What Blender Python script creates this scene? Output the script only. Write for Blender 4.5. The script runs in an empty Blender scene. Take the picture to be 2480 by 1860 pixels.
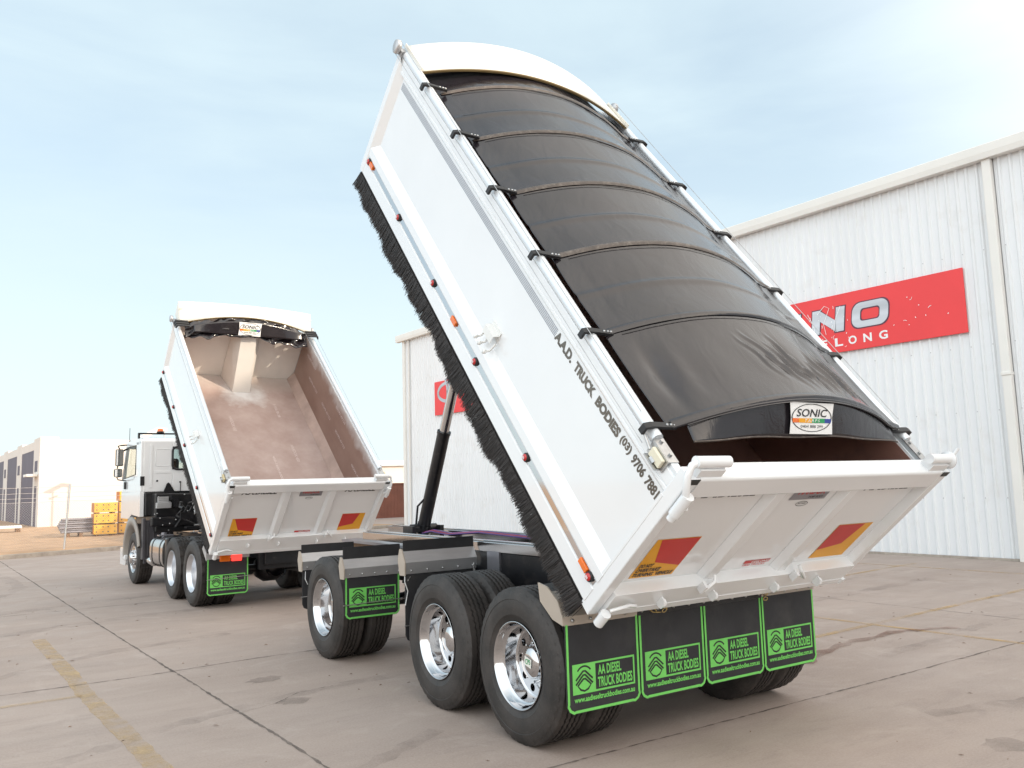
import bpy, math, random
from math import sin, cos, pi, radians, sqrt, atan2
from mathutils import Vector, Matrix
random.seed(7)
sc = bpy.context.scene
COL = sc.collection

# ------------------------------------------------------------------ camera
CAM = (-4.4396, -5.0473, 1.7545); YAW, PIT, ROLL, FPX = 0.5837, 0.1183, -0.0284, 2015.37
def cam_axes():
    cy, sy, cp, sp = cos(YAW), sin(YAW), cos(PIT), sin(PIT)
    f = Vector((sy*cp, cy*cp, sp)); r = Vector((cy, -sy, 0)); u = r.cross(f)
    c, s = cos(ROLL), sin(ROLL)
    return c*r+s*u, -s*r+c*u, f
R_, U_, F_ = cam_axes()
cd = bpy.data.cameras.new("camera"); cam = bpy.data.objects.new("camera", cd); COL.objects.link(cam)
cam.matrix_world = Matrix(((R_.x, U_.x, -F_.x, CAM[0]), (R_.y, U_.y, -F_.y, CAM[1]), (R_.z, U_.z, -F_.z, CAM[2]), (0, 0, 0, 1)))
cd.sensor_width = 36; cd.lens = FPX/2480*36; cd.clip_end = 3000; cd.clip_start = 0.05
sc.camera = cam

# ------------------------------------------------------------------ light
SUN_EL = radians(22.7); SAZ = atan2(0.6, -0.8)      # sun behind the camera and to the right
SD = Vector((sin(SAZ)*cos(SUN_EL), cos(SAZ)*cos(SUN_EL), sin(SUN_EL)))
w = bpy.data.worlds.new("World"); sc.world = w; w.use_nodes = True
nt = w.node_tree; N = nt.nodes; Lk = nt.links; N.clear()
wo = N.new("ShaderNodeOutputWorld"); bg = N.new("ShaderNodeBackground"); bg.inputs[1].default_value = 0.15
sky = N.new("ShaderNodeTexSky"); sky.sky_type = 'NISHITA'; sky.sun_disc = False
sky.sun_elevation = SUN_EL; sky.sun_rotation = SAZ; sky.air_density = 1.0; sky.dust_density = 1.6; sky.ozone_density = 1.0
geo = N.new("ShaderNodeTexCoord")
mp = N.new("ShaderNodeMapping"); mp.inputs['Scale'].default_value = (1.0, 1.6, 5.0); mp.inputs['Rotation'].default_value = (0.25, 0.15, 0.5)
Lk.new(geo.outputs['Generated'], mp.inputs[0])
nz = N.new("ShaderNodeTexNoise"); nz.inputs['Scale'].default_value = 1.7; nz.inputs['Detail'].default_value = 8; nz.inputs['Roughness'].default_value = .55
nz.inputs['Distortion'].default_value = .35
Lk.new(mp.outputs[0], nz.inputs['Vector'])
cr = N.new("ShaderNodeMapRange"); cr.inputs[1].default_value = .36; cr.inputs[2].default_value = .72; cr.inputs[3].default_value = .64; cr.inputs[4].default_value = .95
Lk.new(nz.outputs['Fac'], cr.inputs[0])
mixc = N.new("ShaderNodeMix"); mixc.data_type = 'RGBA'
Lk.new(cr.outputs[0], mixc.inputs[0]); Lk.new(sky.outputs[0], mixc.inputs[6])
mixc.inputs[7].default_value = (3.3, 4.0, 4.3, 1)
# thin high cloud is brighter towards the sun
dotn = N.new("ShaderNodeVectorMath"); dotn.operation = 'DOT_PRODUCT'
nrm = N.new("ShaderNodeVectorMath"); nrm.operation = 'NORMALIZE'; Lk.new(geo.outputs['Generated'], nrm.inputs[0])
Lk.new(nrm.outputs[0], dotn.inputs[0]); dotn.inputs[1].default_value = SD
gl = N.new("ShaderNodeMapRange"); gl.inputs[1].default_value = .12; gl.inputs[2].default_value = .95; gl.interpolation_type = 'SMOOTHSTEP'; gl.inputs[3].default_value = 0; gl.inputs[4].default_value = 1
Lk.new(dotn.outputs['Value'], gl.inputs[0])
addc = N.new("ShaderNodeMix"); addc.data_type = 'RGBA'; addc.blend_type = 'ADD'
Lk.new(gl.outputs[0], addc.inputs[0]); Lk.new(mixc.outputs[2], addc.inputs[6]); addc.inputs[7].default_value = (7.4, 6.0, 4.6, 1)
# added sky glow left of the view, brightens the left-facing walls
dot2 = N.new("ShaderNodeVectorMath"); dot2.operation = 'DOT_PRODUCT'; Lk.new(nrm.outputs[0], dot2.inputs[0]); dot2.inputs[1].default_value = Vector((-1, -.25, .3)).normalized()
gl2 = N.new("ShaderNodeMapRange"); gl2.inputs[1].default_value = .25; gl2.inputs[2].default_value = .9; gl2.interpolation_type = 'SMOOTHSTEP'
Lk.new(dot2.outputs['Value'], gl2.inputs[0])
add2 = N.new("ShaderNodeMix"); add2.data_type = 'RGBA'; add2.blend_type = 'ADD'
Lk.new(gl2.outputs[0], add2.inputs[0]); Lk.new(addc.outputs[2], add2.inputs[6]); add2.inputs[7].default_value = (4.4, 4.4, 4.35, 1)
sxyz = N.new("ShaderNodeSeparateXYZ"); Lk.new(nrm.outputs[0], sxyz.inputs[0])
hz = N.new("ShaderNodeMapRange"); hz.inputs[1].default_value = -.02; hz.inputs[2].default_value = .42; hz.inputs[3].default_value = .85; hz.inputs[4].default_value = 0; hz.interpolation_type = 'SMOOTHSTEP'
Lk.new(sxyz.outputs[2], hz.inputs[0])
mh = N.new("ShaderNodeMix"); mh.data_type = 'RGBA'; Lk.new(hz.outputs[0], mh.inputs[0]); Lk.new(mixc.outputs[2], mh.inputs[6]); mh.inputs[7].default_value = (3.9, 4.5, 4.6, 1)
Lk.new(mh.outputs[2], addc.inputs[6])
Lk.new(add2.outputs[2], bg.inputs[0]); Lk.new(bg.outputs[0], wo.inputs[0])
sl = bpy.data.lights.new("sun", 'SUN'); sl.energy = 2.5; sl.angle = radians(.6); sl.color = (1.0, .86, .68)
so = bpy.data.objects.new("sun", sl); COL.objects.link(so); so.rotation_euler = SD.to_track_quat('Z', 'Y').to_euler()
so.location = (0, 0, 40)
vs = sc.view_settings; vs.view_transform = 'Standard'; vs.look = 'None'; vs.gamma = 1; vs.exposure = 0.66; vs.use_curve_mapping = False
sc.cycles.max_bounces = 8

# ------------------------------------------------------------------ materials
def _nodes(name):
    m = bpy.data.materials.new(name); m.use_nodes = True
    n = m.node_tree.nodes; b = n["Principled BSDF"]
    return m, n, m.node_tree.links, b
def noise(n, l, scale, detail=6, rough=.55, vec=None, dist=0, stretch=None):
    t = n.new("ShaderNodeTexNoise"); t.inputs['Scale'].default_value = scale; t.inputs['Detail'].default_value = detail
    t.inputs['Roughness'].default_value = rough; t.inputs['Distortion'].default_value = dist
    tc = n.new("ShaderNodeTexCoord")
    if stretch:
        mpn = n.new("ShaderNodeMapping"); mpn.inputs['Scale'].default_value = stretch
        l.new(tc.outputs['Object'], mpn.inputs[0]); l.new(mpn.outputs[0], t.inputs['Vector'])
    else: l.new(tc.outputs['Object'], t.inputs['Vector'])
    return t.outputs['Fac']
def mrange(n, l, src, a, b, c=0., d=1.):
    r = n.new("ShaderNodeMapRange"); r.inputs[1].default_value = a; r.inputs[2].default_value = b
    r.inputs[3].default_value = c; r.inputs[4].default_value = d; l.new(src, r.inputs[0]); return r.outputs[0]
def mix(n, l, fac, a, b, mode='MIX'):
    x = n.new("ShaderNodeMix"); x.data_type = 'RGBA'; x.blend_type = mode
    for i, v in ((0, fac), (6, a), (7, b)):
        if hasattr(v, 'links'): l.new(v, x.inputs[i])
        elif i == 0: x.inputs[0].default_value = v
        else: x.inputs[i].default_value = (*v, 1)
    return x.outputs[2]
def mat(name, col, rough=.5, metal=0., var=.08, vscale=3., bump=0., bscale=40., coat=0., rvar=.0, stretch=None, dirt=None, spec=.5):
    m, n, l, b = _nodes(name)
    f = noise(n, l, vscale, stretch=stretch)
    f = mrange(n, l, f, .3, .7)
    c2 = tuple(max(0, c*(1-var)) for c in col); c1 = tuple(min(1, c*(1+var*.6)) for c in col)
    out = mix(n, l, f, c2, c1)
    if dirt:
        dcol, lo, hi, amt, ds = dirt
        g = mrange(n, l, noise(n, l, ds, 8, .65), lo, hi, 0, amt)
        out = mix(n, l, g, out, dcol)
    l.new(out, b.inputs['Base Color'])
    b.inputs['Roughness'].default_value = rough; b.inputs['Metallic'].default_value = metal
    b.inputs['Coat Weight'].default_value = coat; b.inputs['Coat Roughness'].default_value = .05
    b.inputs['Specular IOR Level'].default_value = spec
    if rvar:
        rr = mrange(n, l, noise(n, l, vscale*2.3), .3, .7, rough-rvar, rough+rvar); l.new(rr, b.inputs['Roughness'])
    if bump:
        bp = n.new("ShaderNodeBump"); bp.inputs['Strength'].default_value = bump; bp.inputs['Distance'].default_value = .01
        l.new(noise(n, l, bscale, 4), bp.inputs['Height']); l.new(bp.outputs[0], b.inputs['Normal'])
    return m

M = {}
M['white'] = mat('white_paint', (.80, .81, .82), .22, 0, .03, 1.2, coat=1.0, bump=.05, bscale=1.6, dirt=((.5, .46, .4), .62, .85, .25, 2.5))
M['white2'] = mat('white_paint_matt', (.78, .78, .76), .32, 0, .04, 3, bump=.03, bscale=60)
M['cream'] = mat('cream_paint', (.76, .74, .68), .35, 0, .05, 2)
M['alloy'] = mat('brushed_alloy', (.52, .52, .53), .42, .65, .1, 4, stretch=(1, 12, 1), rvar=.06)
M['chrome'] = mat('polished_alloy', (.60, .60, .61), .07, 1, .03, 3)
M['tube'] = mat('anodised_tube', (.74, .77, .80), .30, .35, .03, 3)
M['steel'] = mat('galvanised_steel', (.5, .5, .5), .4, 1, .15, 20)
M['brass'] = mat('zinc_gold', (.62, .45, .2), .35, 1, .2, 30)
M['black'] = mat('black_paint', (.012, .012, .014), .3, 0, .3, 5, dirt=((.12, .1, .09), .55, .8, .35, 9))
M['blackmatt'] = mat('black_plastic', (.018, .018, .02), .55, 0, .3, 8, bump=.1, bscale=120)
M['rubberflap'] = mat('flap_rubber', (.022, .022, .025), .62, 0, .25, 5, bump=.08, bscale=60, dirt=((.08, .075, .07), .5, .8, .4, 4))
M['green'] = mat('green_print', (.17, .60, .12), .5, 0, .08, 12)
M['brush'] = mat('brush_bristle', (.032, .027, .026), .6, 0, .4, 60)
M['glass'] = mat('dark_glass', (.02, .025, .03), .05, 0, .1, 2)
M['red'] = mat('red_print', (.55, .03, .025), .45, 0, .06, 6)
M['yellow'] = mat('yellow_print', (.78, .36, .015), .45, 0, .06, 6)
M['ink'] = mat('black_ink', (.02, .02, .02), .5)
M['inkbrown'] = mat('foil_lettering', (.15, .13, .11), .3, .6, .3, 1.2)
M['orange'] = mat('amber_lens', (.8, .16, .01), .2, 0, .1, 20, coat=.5)
M['redlens'] = mat('red_lens', (.5, .02, .02), .2, 0, .1, 20, coat=.5)
M['lenswhite'] = mat('white_lens', (.7, .55, .55), .25)
M['primer'] = mat('steel_primer', (.27, .135, .105), .45, .0, .16, 2.2, dirt=((.12, .07, .06), .52, .75, .6, 5), rvar=.08)
M['bodywhite'] = mat('inner_white_paint', (.78, .74, .69), .45, 0, .06, 2)
M['bearer'] = mat('timber_bearer', (.2, .12, .07), .8, 0, .3, 14)
M['signwhite'] = mat('sign_white', (.82, .82, .82), .4)
M['blue'] = mat('blue_print', (.03, .06, .3), .45)
M['greenp'] = mat('dark_green_print', (.02, .3, .1), .45)
M['polish'] = mat('polished_rail', (.55,.53,.52), .16, 1, .12, 3, stretch=(1,.3,1))
M['fillet'] = mat('fillet_steel', (.42, .31, .27), .5, 0, .2, 4)
M['chalk'] = mat('chalk_mark', (.62,.52,.5), .7)
M['archgrey'] = mat('arch_plastic', (.30,.27,.24), .5, 0, .08, 4)
M['linergrey'] = mat('liner_plastic', (.055,.052,.06), .45, 0, .2, 4)
M['dull'] = mat('dull_hub', (.34, .33, .32), .4, .9, .3, 30)
M['purple'] = mat('purple_hose', (.10, .04, .22), .35)
M['redhose'] = mat('red_hose', (.35, .03, .05), .35)
M['lav'] = mat('plate_grey', (.3, .3, .33), .3, .7, .1, 4)

def clear_mat():
    m, n, l, b = _nodes('clear_glass'); b.inputs['Base Color'].default_value = (.9, .95, .95, 1); b.inputs['Roughness'].default_value = .03
    tr = n.new("ShaderNodeBsdfTransparent"); tr.inputs[0].default_value = (.82, .86, .84, 1); ms = n.new("ShaderNodeMixShader"); ms.inputs[0].default_value = .12
    gl_ = n.new("ShaderNodeBsdfGlossy"); gl_.inputs['Roughness'].default_value = .03
    l.new(tr.outputs[0], ms.inputs[1]); l.new(gl_.outputs[0], ms.inputs[2]); l.new(ms.outputs[0], n["Material Output"].inputs[0]); return m
M['clear'] = clear_mat()
def tail_mat():
    m, n, l, b = _nodes('lit_red_lamp'); b.inputs['Base Color'].default_value = (.8, .02, .02, 1)
    b.inputs['Emission Color'].default_value = (1, .04, .03, 1); b.inputs['Emission Strength'].default_value = 1.4
    return m
M['litred'] = tail_mat()

def tyre_mat():
    m, n, l, b = _nodes('tyre_rubber')
    a = mrange(n, l, noise(n, l, 5, 8, .6), .35, .7)
    c = mix(n, l, a, (.018, .016, .015), (.048, .040, .036))
    g = mrange(n, l, noise(n, l, 90, 3), .55, .8, 0, .35)
    c = mix(n, l, g, c, (.1, .09, .08))
    l.new(c, b.inputs['Base Color']); b.inputs['Roughness'].default_value = .6
    bp = n.new("ShaderNodeBump"); bp.inputs['Strength'].default_value = .12; bp.inputs['Distance'].default_value = .003
    l.new(noise(n, l, 160, 3), bp.inputs['Height']); l.new(bp.outputs[0], b.inputs['Normal'])
    return m
M['tyre'] = tyre_mat()

def tarp_mat():
    m, n, l, b = _nodes('black_vinyl_tarp')
    c = mix(n, l, mrange(n, l, noise(n, l, 2.2, 7), .3, .7), (.010, .0085, .0115), (.022, .018, .021))
    scf = mrange(n, l, noise(n, l, 14, 9, .75, stretch=(.35, 1.6, 1)), .66, .78, 0, .35)
    c = mix(n, l, scf, c, (.22, .18, .15))
    l.new(c, b.inputs['Base Color'])
    r = mrange(n, l, noise(n, l, 3, 5), .3, .7, .12, .21); l.new(r, b.inputs['Roughness'])
    b.inputs['Specular IOR Level'].default_value = .7
    bp = n.new("ShaderNodeBump"); bp.inputs['Strength'].default_value = .22; bp.inputs['Distance'].default_value = .02
    l.new(noise(n, l, 5.5, 5, .5, dist=1.2, stretch=(1.3, .7, 1)), bp.inputs['Height'])
    bp2 = n.new("ShaderNodeBump"); bp2.inputs['Strength'].default_value = .05; bp2.inputs['Distance'].default_value = .004
    l.new(noise(n, l, 150, 2), bp2.inputs['Height']); l.new(bp.outputs[0], bp2.inputs['Normal'])
    l.new(bp2.outputs[0], b.inputs['Normal'])
    return m
M['tarp'] = tarp_mat()
M['tarpseam'] = mat('tarp_seam', (.085, .066, .056), .42, 0, .3, 10, dirt=((.3, .26, .22), .5, .75, .5, 25))

def floor_steel():
    m, n, l, b = _nodes('wear_plate_floor')
    base = mix(n, l, mrange(n, l, noise(n, l, 1.6, 9, .65), .32, .7), (.33, .23, .20), (.47, .37, .34))
    d = mrange(n, l, noise(n, l, 9, 10, .8), .67, .72, 0, .85); base = mix(n, l, d, base, (.12, .09, .08))
    # white overspray left round the hoist cover
    tc = n.new("ShaderNodeTexCoord"); vm = n.new("ShaderNodeVectorMath"); vm.operation = 'DISTANCE'; vm.inputs[1].default_value = (.08, 3.75, .1)
    l.new(tc.outputs['Object'], vm.inputs[0])
    nn = n.new("ShaderNodeMath"); nn.operation = 'ADD'; l.new(vm.outputs['Value'], nn.inputs[0])
    k = mrange(n, l, noise(n, l, 5, 6), .2, .8, -.2, .2); l.new(k, nn.inputs[1])
    s = mrange(n, l, nn.outputs[0], .12, .5, .85, 0.); base = mix(n, l, s, base, (.72, .72, .72))
    sp = n.new("ShaderNodeSeparateXYZ"); l.new(tc.outputs['Object'], sp.inputs[0])
    s2 = mrange(n, l, sp.outputs[1], 3.7, 4.4, 0., .7); base = mix(n, l, s2, base, (.66, .62, .58))
    l.new(base, b.inputs['Base Color']); b.inputs['Roughness'].default_value = .5
    return m
M['floorsteel'] = floor_steel()
def wall_steel():
    m, n, l, b = _nodes('wear_plate_wall')
    base = mix(n, l, mrange(n, l, noise(n, l, 1.4, 8, .6, stretch=(1, .5, 1)), .32, .7), (.20, .115, .09), (.32, .21, .17))
    tc = n.new("ShaderNodeTexCoord"); sp = n.new("ShaderNodeSeparateXYZ"); l.new(tc.outputs['Object'], sp.inputs[0])
    nn = n.new("ShaderNodeMath"); nn.operation = 'ADD'; l.new(sp.outputs[2], nn.inputs[0])
    k = mrange(n, l, noise(n, l, 4, 6), .2, .8, -.12, .12); l.new(k, nn.inputs[1])
    s = mrange(n, l, nn.outputs[0], .95, 1.22, 0., .8); base = mix(n, l, s, base, (.7, .7, .7))
    l.new(base, b.inputs['Base Color']); b.inputs['Roughness'].default_value = .4
    return m
M['wallsteel'] = wall_steel()

def concrete():
    m, n, l, b = _nodes('concrete_slab')
    c = mix(n, l, mrange(n, l, noise(n, l, .22, 6, .6), .3, .7), (0.280, 0.212, 0.172), (0.401, 0.323, 0.278))
    c = mix(n, l, mrange(n, l, noise(n, l, 1.0, 9, .7, stretch=(.45, 1.7, 1)), .38, .68, 0, .6), c, (0.241, 0.184, 0.154))
    c = mix(n, l, mrange(n, l, noise(n, l, 3.0, 9, .75, stretch=(.5, 1.7, 1), dist=.6), .52, .66, 0, .42), c, (0.214, 0.166, 0.143))
    c = mix(n, l, mrange(n, l, noise(n, l, 1.7, 7, .7, dist=.8), .54, .70, 0, .5), c, (0.449, 0.373, 0.329))
    c = mix(n, l, mrange(n, l, noise(n, l, .5, 4, .5), .58, .8, 0, .5), c, (0.428, 0.357, 0.318))
    c = mix(n, l, mrange(n, l, noise(n, l, 9, 9, .8, stretch=(.4, 1.5, 1)), .62, .72, 0, .45), c, (0.160, 0.124, 0.106))
    sp = noise(n, l, 60, 6, .85); c = mix(n, l, mrange(n, l, sp, .35, .65, 0, .5), c, (0.492, 0.414, 0.371))
    c = mix(n, l, mrange(n, l, noise(n, l, 30, 8, .9), .655, .71, 0, .75), c, (0.118, 0.093, 0.085))
    l.new(c, b.inputs['Base Color'])
    r = mrange(n, l, noise(n, l, 1.5, 6), .3, .7, .62, .85); l.new(r, b.inputs['Roughness'])
    bp = n.new("ShaderNodeBump"); bp.inputs['Strength'].default_value = .25; bp.inputs['Distance'].default_value = .004
    l.new(noise(n, l, 60, 6, .7), bp.inputs['Height']); l.new(bp.outputs[0], b.inputs['Normal'])
    return m
M['concrete'] = concrete()
def line_mat(name, col, lo=.36, hi=.6, amt=.75):
    m, n, l, b = _nodes(name)
    b.inputs['Base Color'].default_value = (*col, 1); b.inputs['Roughness'].default_value = .7
    tr = n.new("ShaderNodeBsdfTransparent"); ms = n.new("ShaderNodeMixShader")
    f1 = mrange(n, l, noise(n, l, 2.3, 9, .72), lo, hi, 0, amt)
    l.new(f1, ms.inputs[0]); l.new(tr.outputs[0], ms.inputs[1]); l.new(b.outputs[0], ms.inputs[2])
    l.new(ms.outputs[0], n["Material Output"].inputs[0])
    return m
M['lineyel'] = line_mat('worn_yellow_line', (.54, .39, .21), .36, .64, .75)
M['linefaint'] = line_mat('faded_yellow_line', (.55, .40, .22), .35, .75, .6)
M['lineyel2'] = line_mat('yellow_bay_line', (.56, .38, .17), .34, .64, .65)
M['stain'] = line_mat('rust_stain', (.19, .085, .05), .35, .7, .7)
M['joint'] = line_mat('joint_dirt', (.09, .075, .065), .2, .7, .85)
M['oil'] = line_mat('oil_spot', (.17, .14, .12), .3, .75, .45)
M['dirt'] = mat('sandy_dirt', (.44, .28, .17), .95, 0, .22, 1.5, bump=.5, bscale=9, dirt=((.3, .2, .12), .5, .7, .6, 4))
M['kerb'] = mat('kerb_concrete', (.4, .35, .3), .85, 0, .2, 4, bump=.3, bscale=30, dirt=((.2, .16, .13), .5, .75, .6, 7))
M['cladding'] = mat('white_steel_cladding', (.76, .77, .78), .38, 0, .05, .6, stretch=(1, 1, .2), dirt=((.5, .44, .37), .55, .8, .35, 1.1))
M['flash'] = mat('cream_flashing', (.76, .74, .70), .4, 0, .04, 1)
M['roof'] = mat('roof_sheet', (.6, .6, .6), .4)
M['signred'] = mat('sign_red', (.78, .042, .045), .42, 0, .06, .8)
M['signchrome'] = mat('sign_silver', (.5, .51, .54), .35, .55, .35, 1.5, stretch=(.1, .1, 1.2))
M['darkedge'] = mat('letter_outline_ink', (.1, .03, .06), .5)  # dark border drawn round the silver letters
M['precast'] = mat('precast_wall', (.66, .62, .58), .8, 0, .05, .4)
M['darkclad'] = mat('dark_cladding', (.07, .055, .09), .5, 0, .15, .8)
M['brownwall'] = mat('brown_fence_paint', (.2, .075, .05), .6, 0, .2, 1.6)
M['paleshed'] = mat('pale_shed', (.62, .56, .5), .6, 0, .05, 1)
M['crate'] = mat('yellow_crate', (.75, .42, .06), .5, 0, .15, 2.5, dirt=((.45, .16, .03), .56, .75, .5, 6))
M['crateside'] = mat('shaded_crate_end', (.55, .2, .06), .6, 0, .2, 5)  # darker orange copy of the crate yellow, the end's shade put into the colour
M['pipes'] = mat('grey_poles', (.28, .27, .3), .5, .2, .25, 6)
M['fencewire'] = mat('fence_wire', (.42, .4, .4), .4, .8)
M['grass'] = mat('dry_grass', (.42, .33, .14), .9, 0, .3, 6)
M['tan'] = mat('tan_endplate', (.44, .38, .32), .45, .2, .05, 6)

WARP = 0.      # the body sides rise slightly towards the front
# ------------------------------------------------------------------ mesh helpers
class MB:
    def __init__(s): s.v = []; s.f = []; s.m = []; s.sm = []
    def add(s, vs, fs, mi=0, smooth=False):
        b = len(s.v); s.v += [tuple(v) for v in vs]
        for f in fs: s.f.append(tuple(b+i for i in f)); s.m.append(mi); s.sm.append(smooth)
    def box(s, a, b, mi=0):
        x0, x1 = sorted((a[0], b[0])); y0, y1 = sorted((a[1], b[1])); z0, z1 = sorted((a[2], b[2]))
        s.add([(x0, y0, z0), (x1, y0, z0), (x1, y1, z0), (x0, y1, z0), (x0, y0, z1), (x1, y0, z1), (x1, y1, z1), (x0, y1, z1)],
              [(0, 3, 2, 1), (4, 5, 6, 7), (0, 1, 5, 4), (1, 2, 6, 5), (2, 3, 7, 6), (3, 0, 4, 7)], mi)
    def prism(s, poly, axis, a, b, mi=0, smooth=False):
        """poly: list of 2-D points in the plane of the two other axes (in x,y,z order), extruded along axis from a to b"""
        def P(p, t):
            q = list(p); q.insert(axis, t); return tuple(q)
        n = len(poly); ar = sum(poly[i][0]*poly[(i+1) % n][1]-poly[(i+1) % n][0]*poly[i][1] for i in range(n))
        if (ar < 0) != (axis == 1): poly = poly[::-1]
        vs = [P(p, min(a, b)) for p in poly]+[P(p, max(a, b)) for p in poly]
        s.add(vs, [tuple(range(n))[::-1], tuple(range(n, 2*n))], mi)
        s.add(vs, [(i, (i+1) % n, n+(i+1) % n, n+i) for i in range(n)], mi, smooth)
    def tube(s, pts, r, seg=8, mi=0, cap=True):
        pts = [Vector(p) for p in pts]; n = len(pts); rings = []; prev = None
        rr = r if isinstance(r, (list, tuple)) else [r]*n
        for i, p in enumerate(pts):
            t = (pts[min(i+1, n-1)]-pts[max(i-1, 0)]).normalized()
            if prev is None:
                a = Vector((0, 0, 1)) if abs(t.z) < .9 else Vector((1, 0, 0)); u = t.cross(a).normalized()
            else: u = (prev-t*prev.dot(t)).normalized()
            prev = u; v = t.cross(u)
            rings.append([p+(u*cos(2*pi*k/seg)+v*sin(2*pi*k/seg))*rr[i] for k in range(seg)])
        vs = [q for rg in rings for q in rg]; fs = []
        for i in range(n-1):
            for k in range(seg):
                a, b = i*seg+k, i*seg+(k+1) % seg; fs.append((a, b, b+seg, a+seg))
        s.add(vs, fs, mi, True)
        if cap:
            s.add(rings[0], [tuple(range(seg))[::-1]], mi); s.add(rings[-1], [tuple(range(seg))], mi)
    def lathe(s, prof, seg=48, axis='x', c=(0, 0, 0), mi=0, closed=False, a0=0, a1=2*pi, smooth=True, mis=None):
        """prof: (along axis, radius)"""
        full = abs(a1-a0-2*pi) < 1e-6; ns = seg if full else seg+1; vs = []
        for k in range(ns):
            a = a0+(a1-a0)*k/seg
            for t, r in prof:
                if axis == 'x': q = (c[0]+t, c[1]+r*cos(a), c[2]+r*sin(a))
                elif axis == 'y': q = (c[0]+r*sin(a), c[1]+t, c[2]+r*cos(a))
                else: q = (c[0]+r*cos(a), c[1]+r*sin(a), c[2]+t)
                vs.append(q)
        n = len(prof); base = len(s.v); s.v += vs
        for k in range(seg):
            k2 = (k+1) % ns
            for j in range(n if closed else n-1):
                j2 = (j+1) % n
                s.f.append((base+k*n+j, base+k*n+j2, base+k2*n+j2, base+k2*n+j)); s.m.append(mis[j] if mis else mi); s.sm.append(smooth)
    def grid(s, fn, nu, nv, mi=0, smooth=True, thick=0):
        vs = [fn(i/nu, j/nv) for i in range(nu+1) for j in range(nv+1)]
        fs = [(i*(nv+1)+j, (i+1)*(nv+1)+j, (i+1)*(nv+1)+j+1, i*(nv+1)+j+1) for i in range(nu) for j in range(nv)]
        s.add(vs, fs, mi, smooth)
    def build(s, name, mats, parent=None, bevel=0., seg=2, fixn=True, solid=0.):
        if WARP: s.v = [(x, y, z*(1+WARP*y)) for x, y, z in s.v]
        me = bpy.data.meshes.new(name); me.from_pydata(s.v, [], s.f)
        if not isinstance(mats, (list, tuple)): mats = [mats]
        for m in mats: me.materials.append(M[m])
        me.polygons.foreach_set('material_index', s.m); me.polygons.foreach_set('use_smooth', s.sm)
        me.update()
        o = bpy.data.objects.new(name, me); COL.objects.link(o)
        if parent: o.parent = parent
        if fixn:
            import bmesh
            bm = bmesh.new(); bm.from_mesh(me); bmesh.ops.recalc_face_normals(bm, faces=bm.faces); bm.to_mesh(me); bm.free()
        if solid:
            md = o.modifiers.new('s', 'SOLIDIFY'); md.thickness = solid; md.offset = 0
        if bevel:
            md = o.modifiers.new('b', 'BEVEL'); md.width = bevel; md.segments = seg; md.limit_method = 'ANGLE'; md.angle_limit = radians(35)
            md.harden_normals = False
        return o
def empty(name, loc=(0, 0, 0), rz=0, parent=None):
    o = bpy.data.objects.new(name, None); COL.objects.link(o); o.location = loc; o.rotation_euler = (0, 0, rz)
    o.empty_display_size = .3
    if parent: o.parent = parent
    return o
def tag(o, label=None, cat=None, group=None, kind=None):
    if label: o['label'] = label
    if cat: o['category'] = cat
    if group: o['group'] = group
    if kind: o['kind'] = kind
    return o
def place(o, loc, rx):
    o.location = loc; o.rotation_euler = (rx, 0, 0); return o

_tc = {}
def text_mesh(txt, bold=0., shear=0., spacing=1.):
    k = (txt, bold, shear, spacing)
    if k in _tc: return _tc[k]
    c = bpy.data.curves.new('t', 'FONT'); c.body = txt; c.size = 1; c.offset = bold; c.shear = shear; c.space_character = spacing
    c.resolution_u = 3
    o = bpy.data.objects.new('t', c); COL.objects.link(o)
    bpy.context.view_layer.update()
    dg = bpy.context.evaluated_depsgraph_get(); me = bpy.data.meshes.new_from_object(o.evaluated_get(dg))
    vs = [v.co.copy() for v in me.vertices]; fs = [tuple(p.vertices) for p in me.polygons]
    bpy.data.objects.remove(o); bpy.data.curves.remove(c); bpy.data.meshes.remove(me)
    x0 = min(v.x for v in vs); x1 = max(v.x for v in vs); y0 = min(v.y for v in vs); y1 = max(v.y for v in vs)
    _tc[k] = ([((v.x-x0)/(x1-x0), (v.y-y0)/(y1-y0)) for v in vs], fs); return _tc[k]
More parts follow.
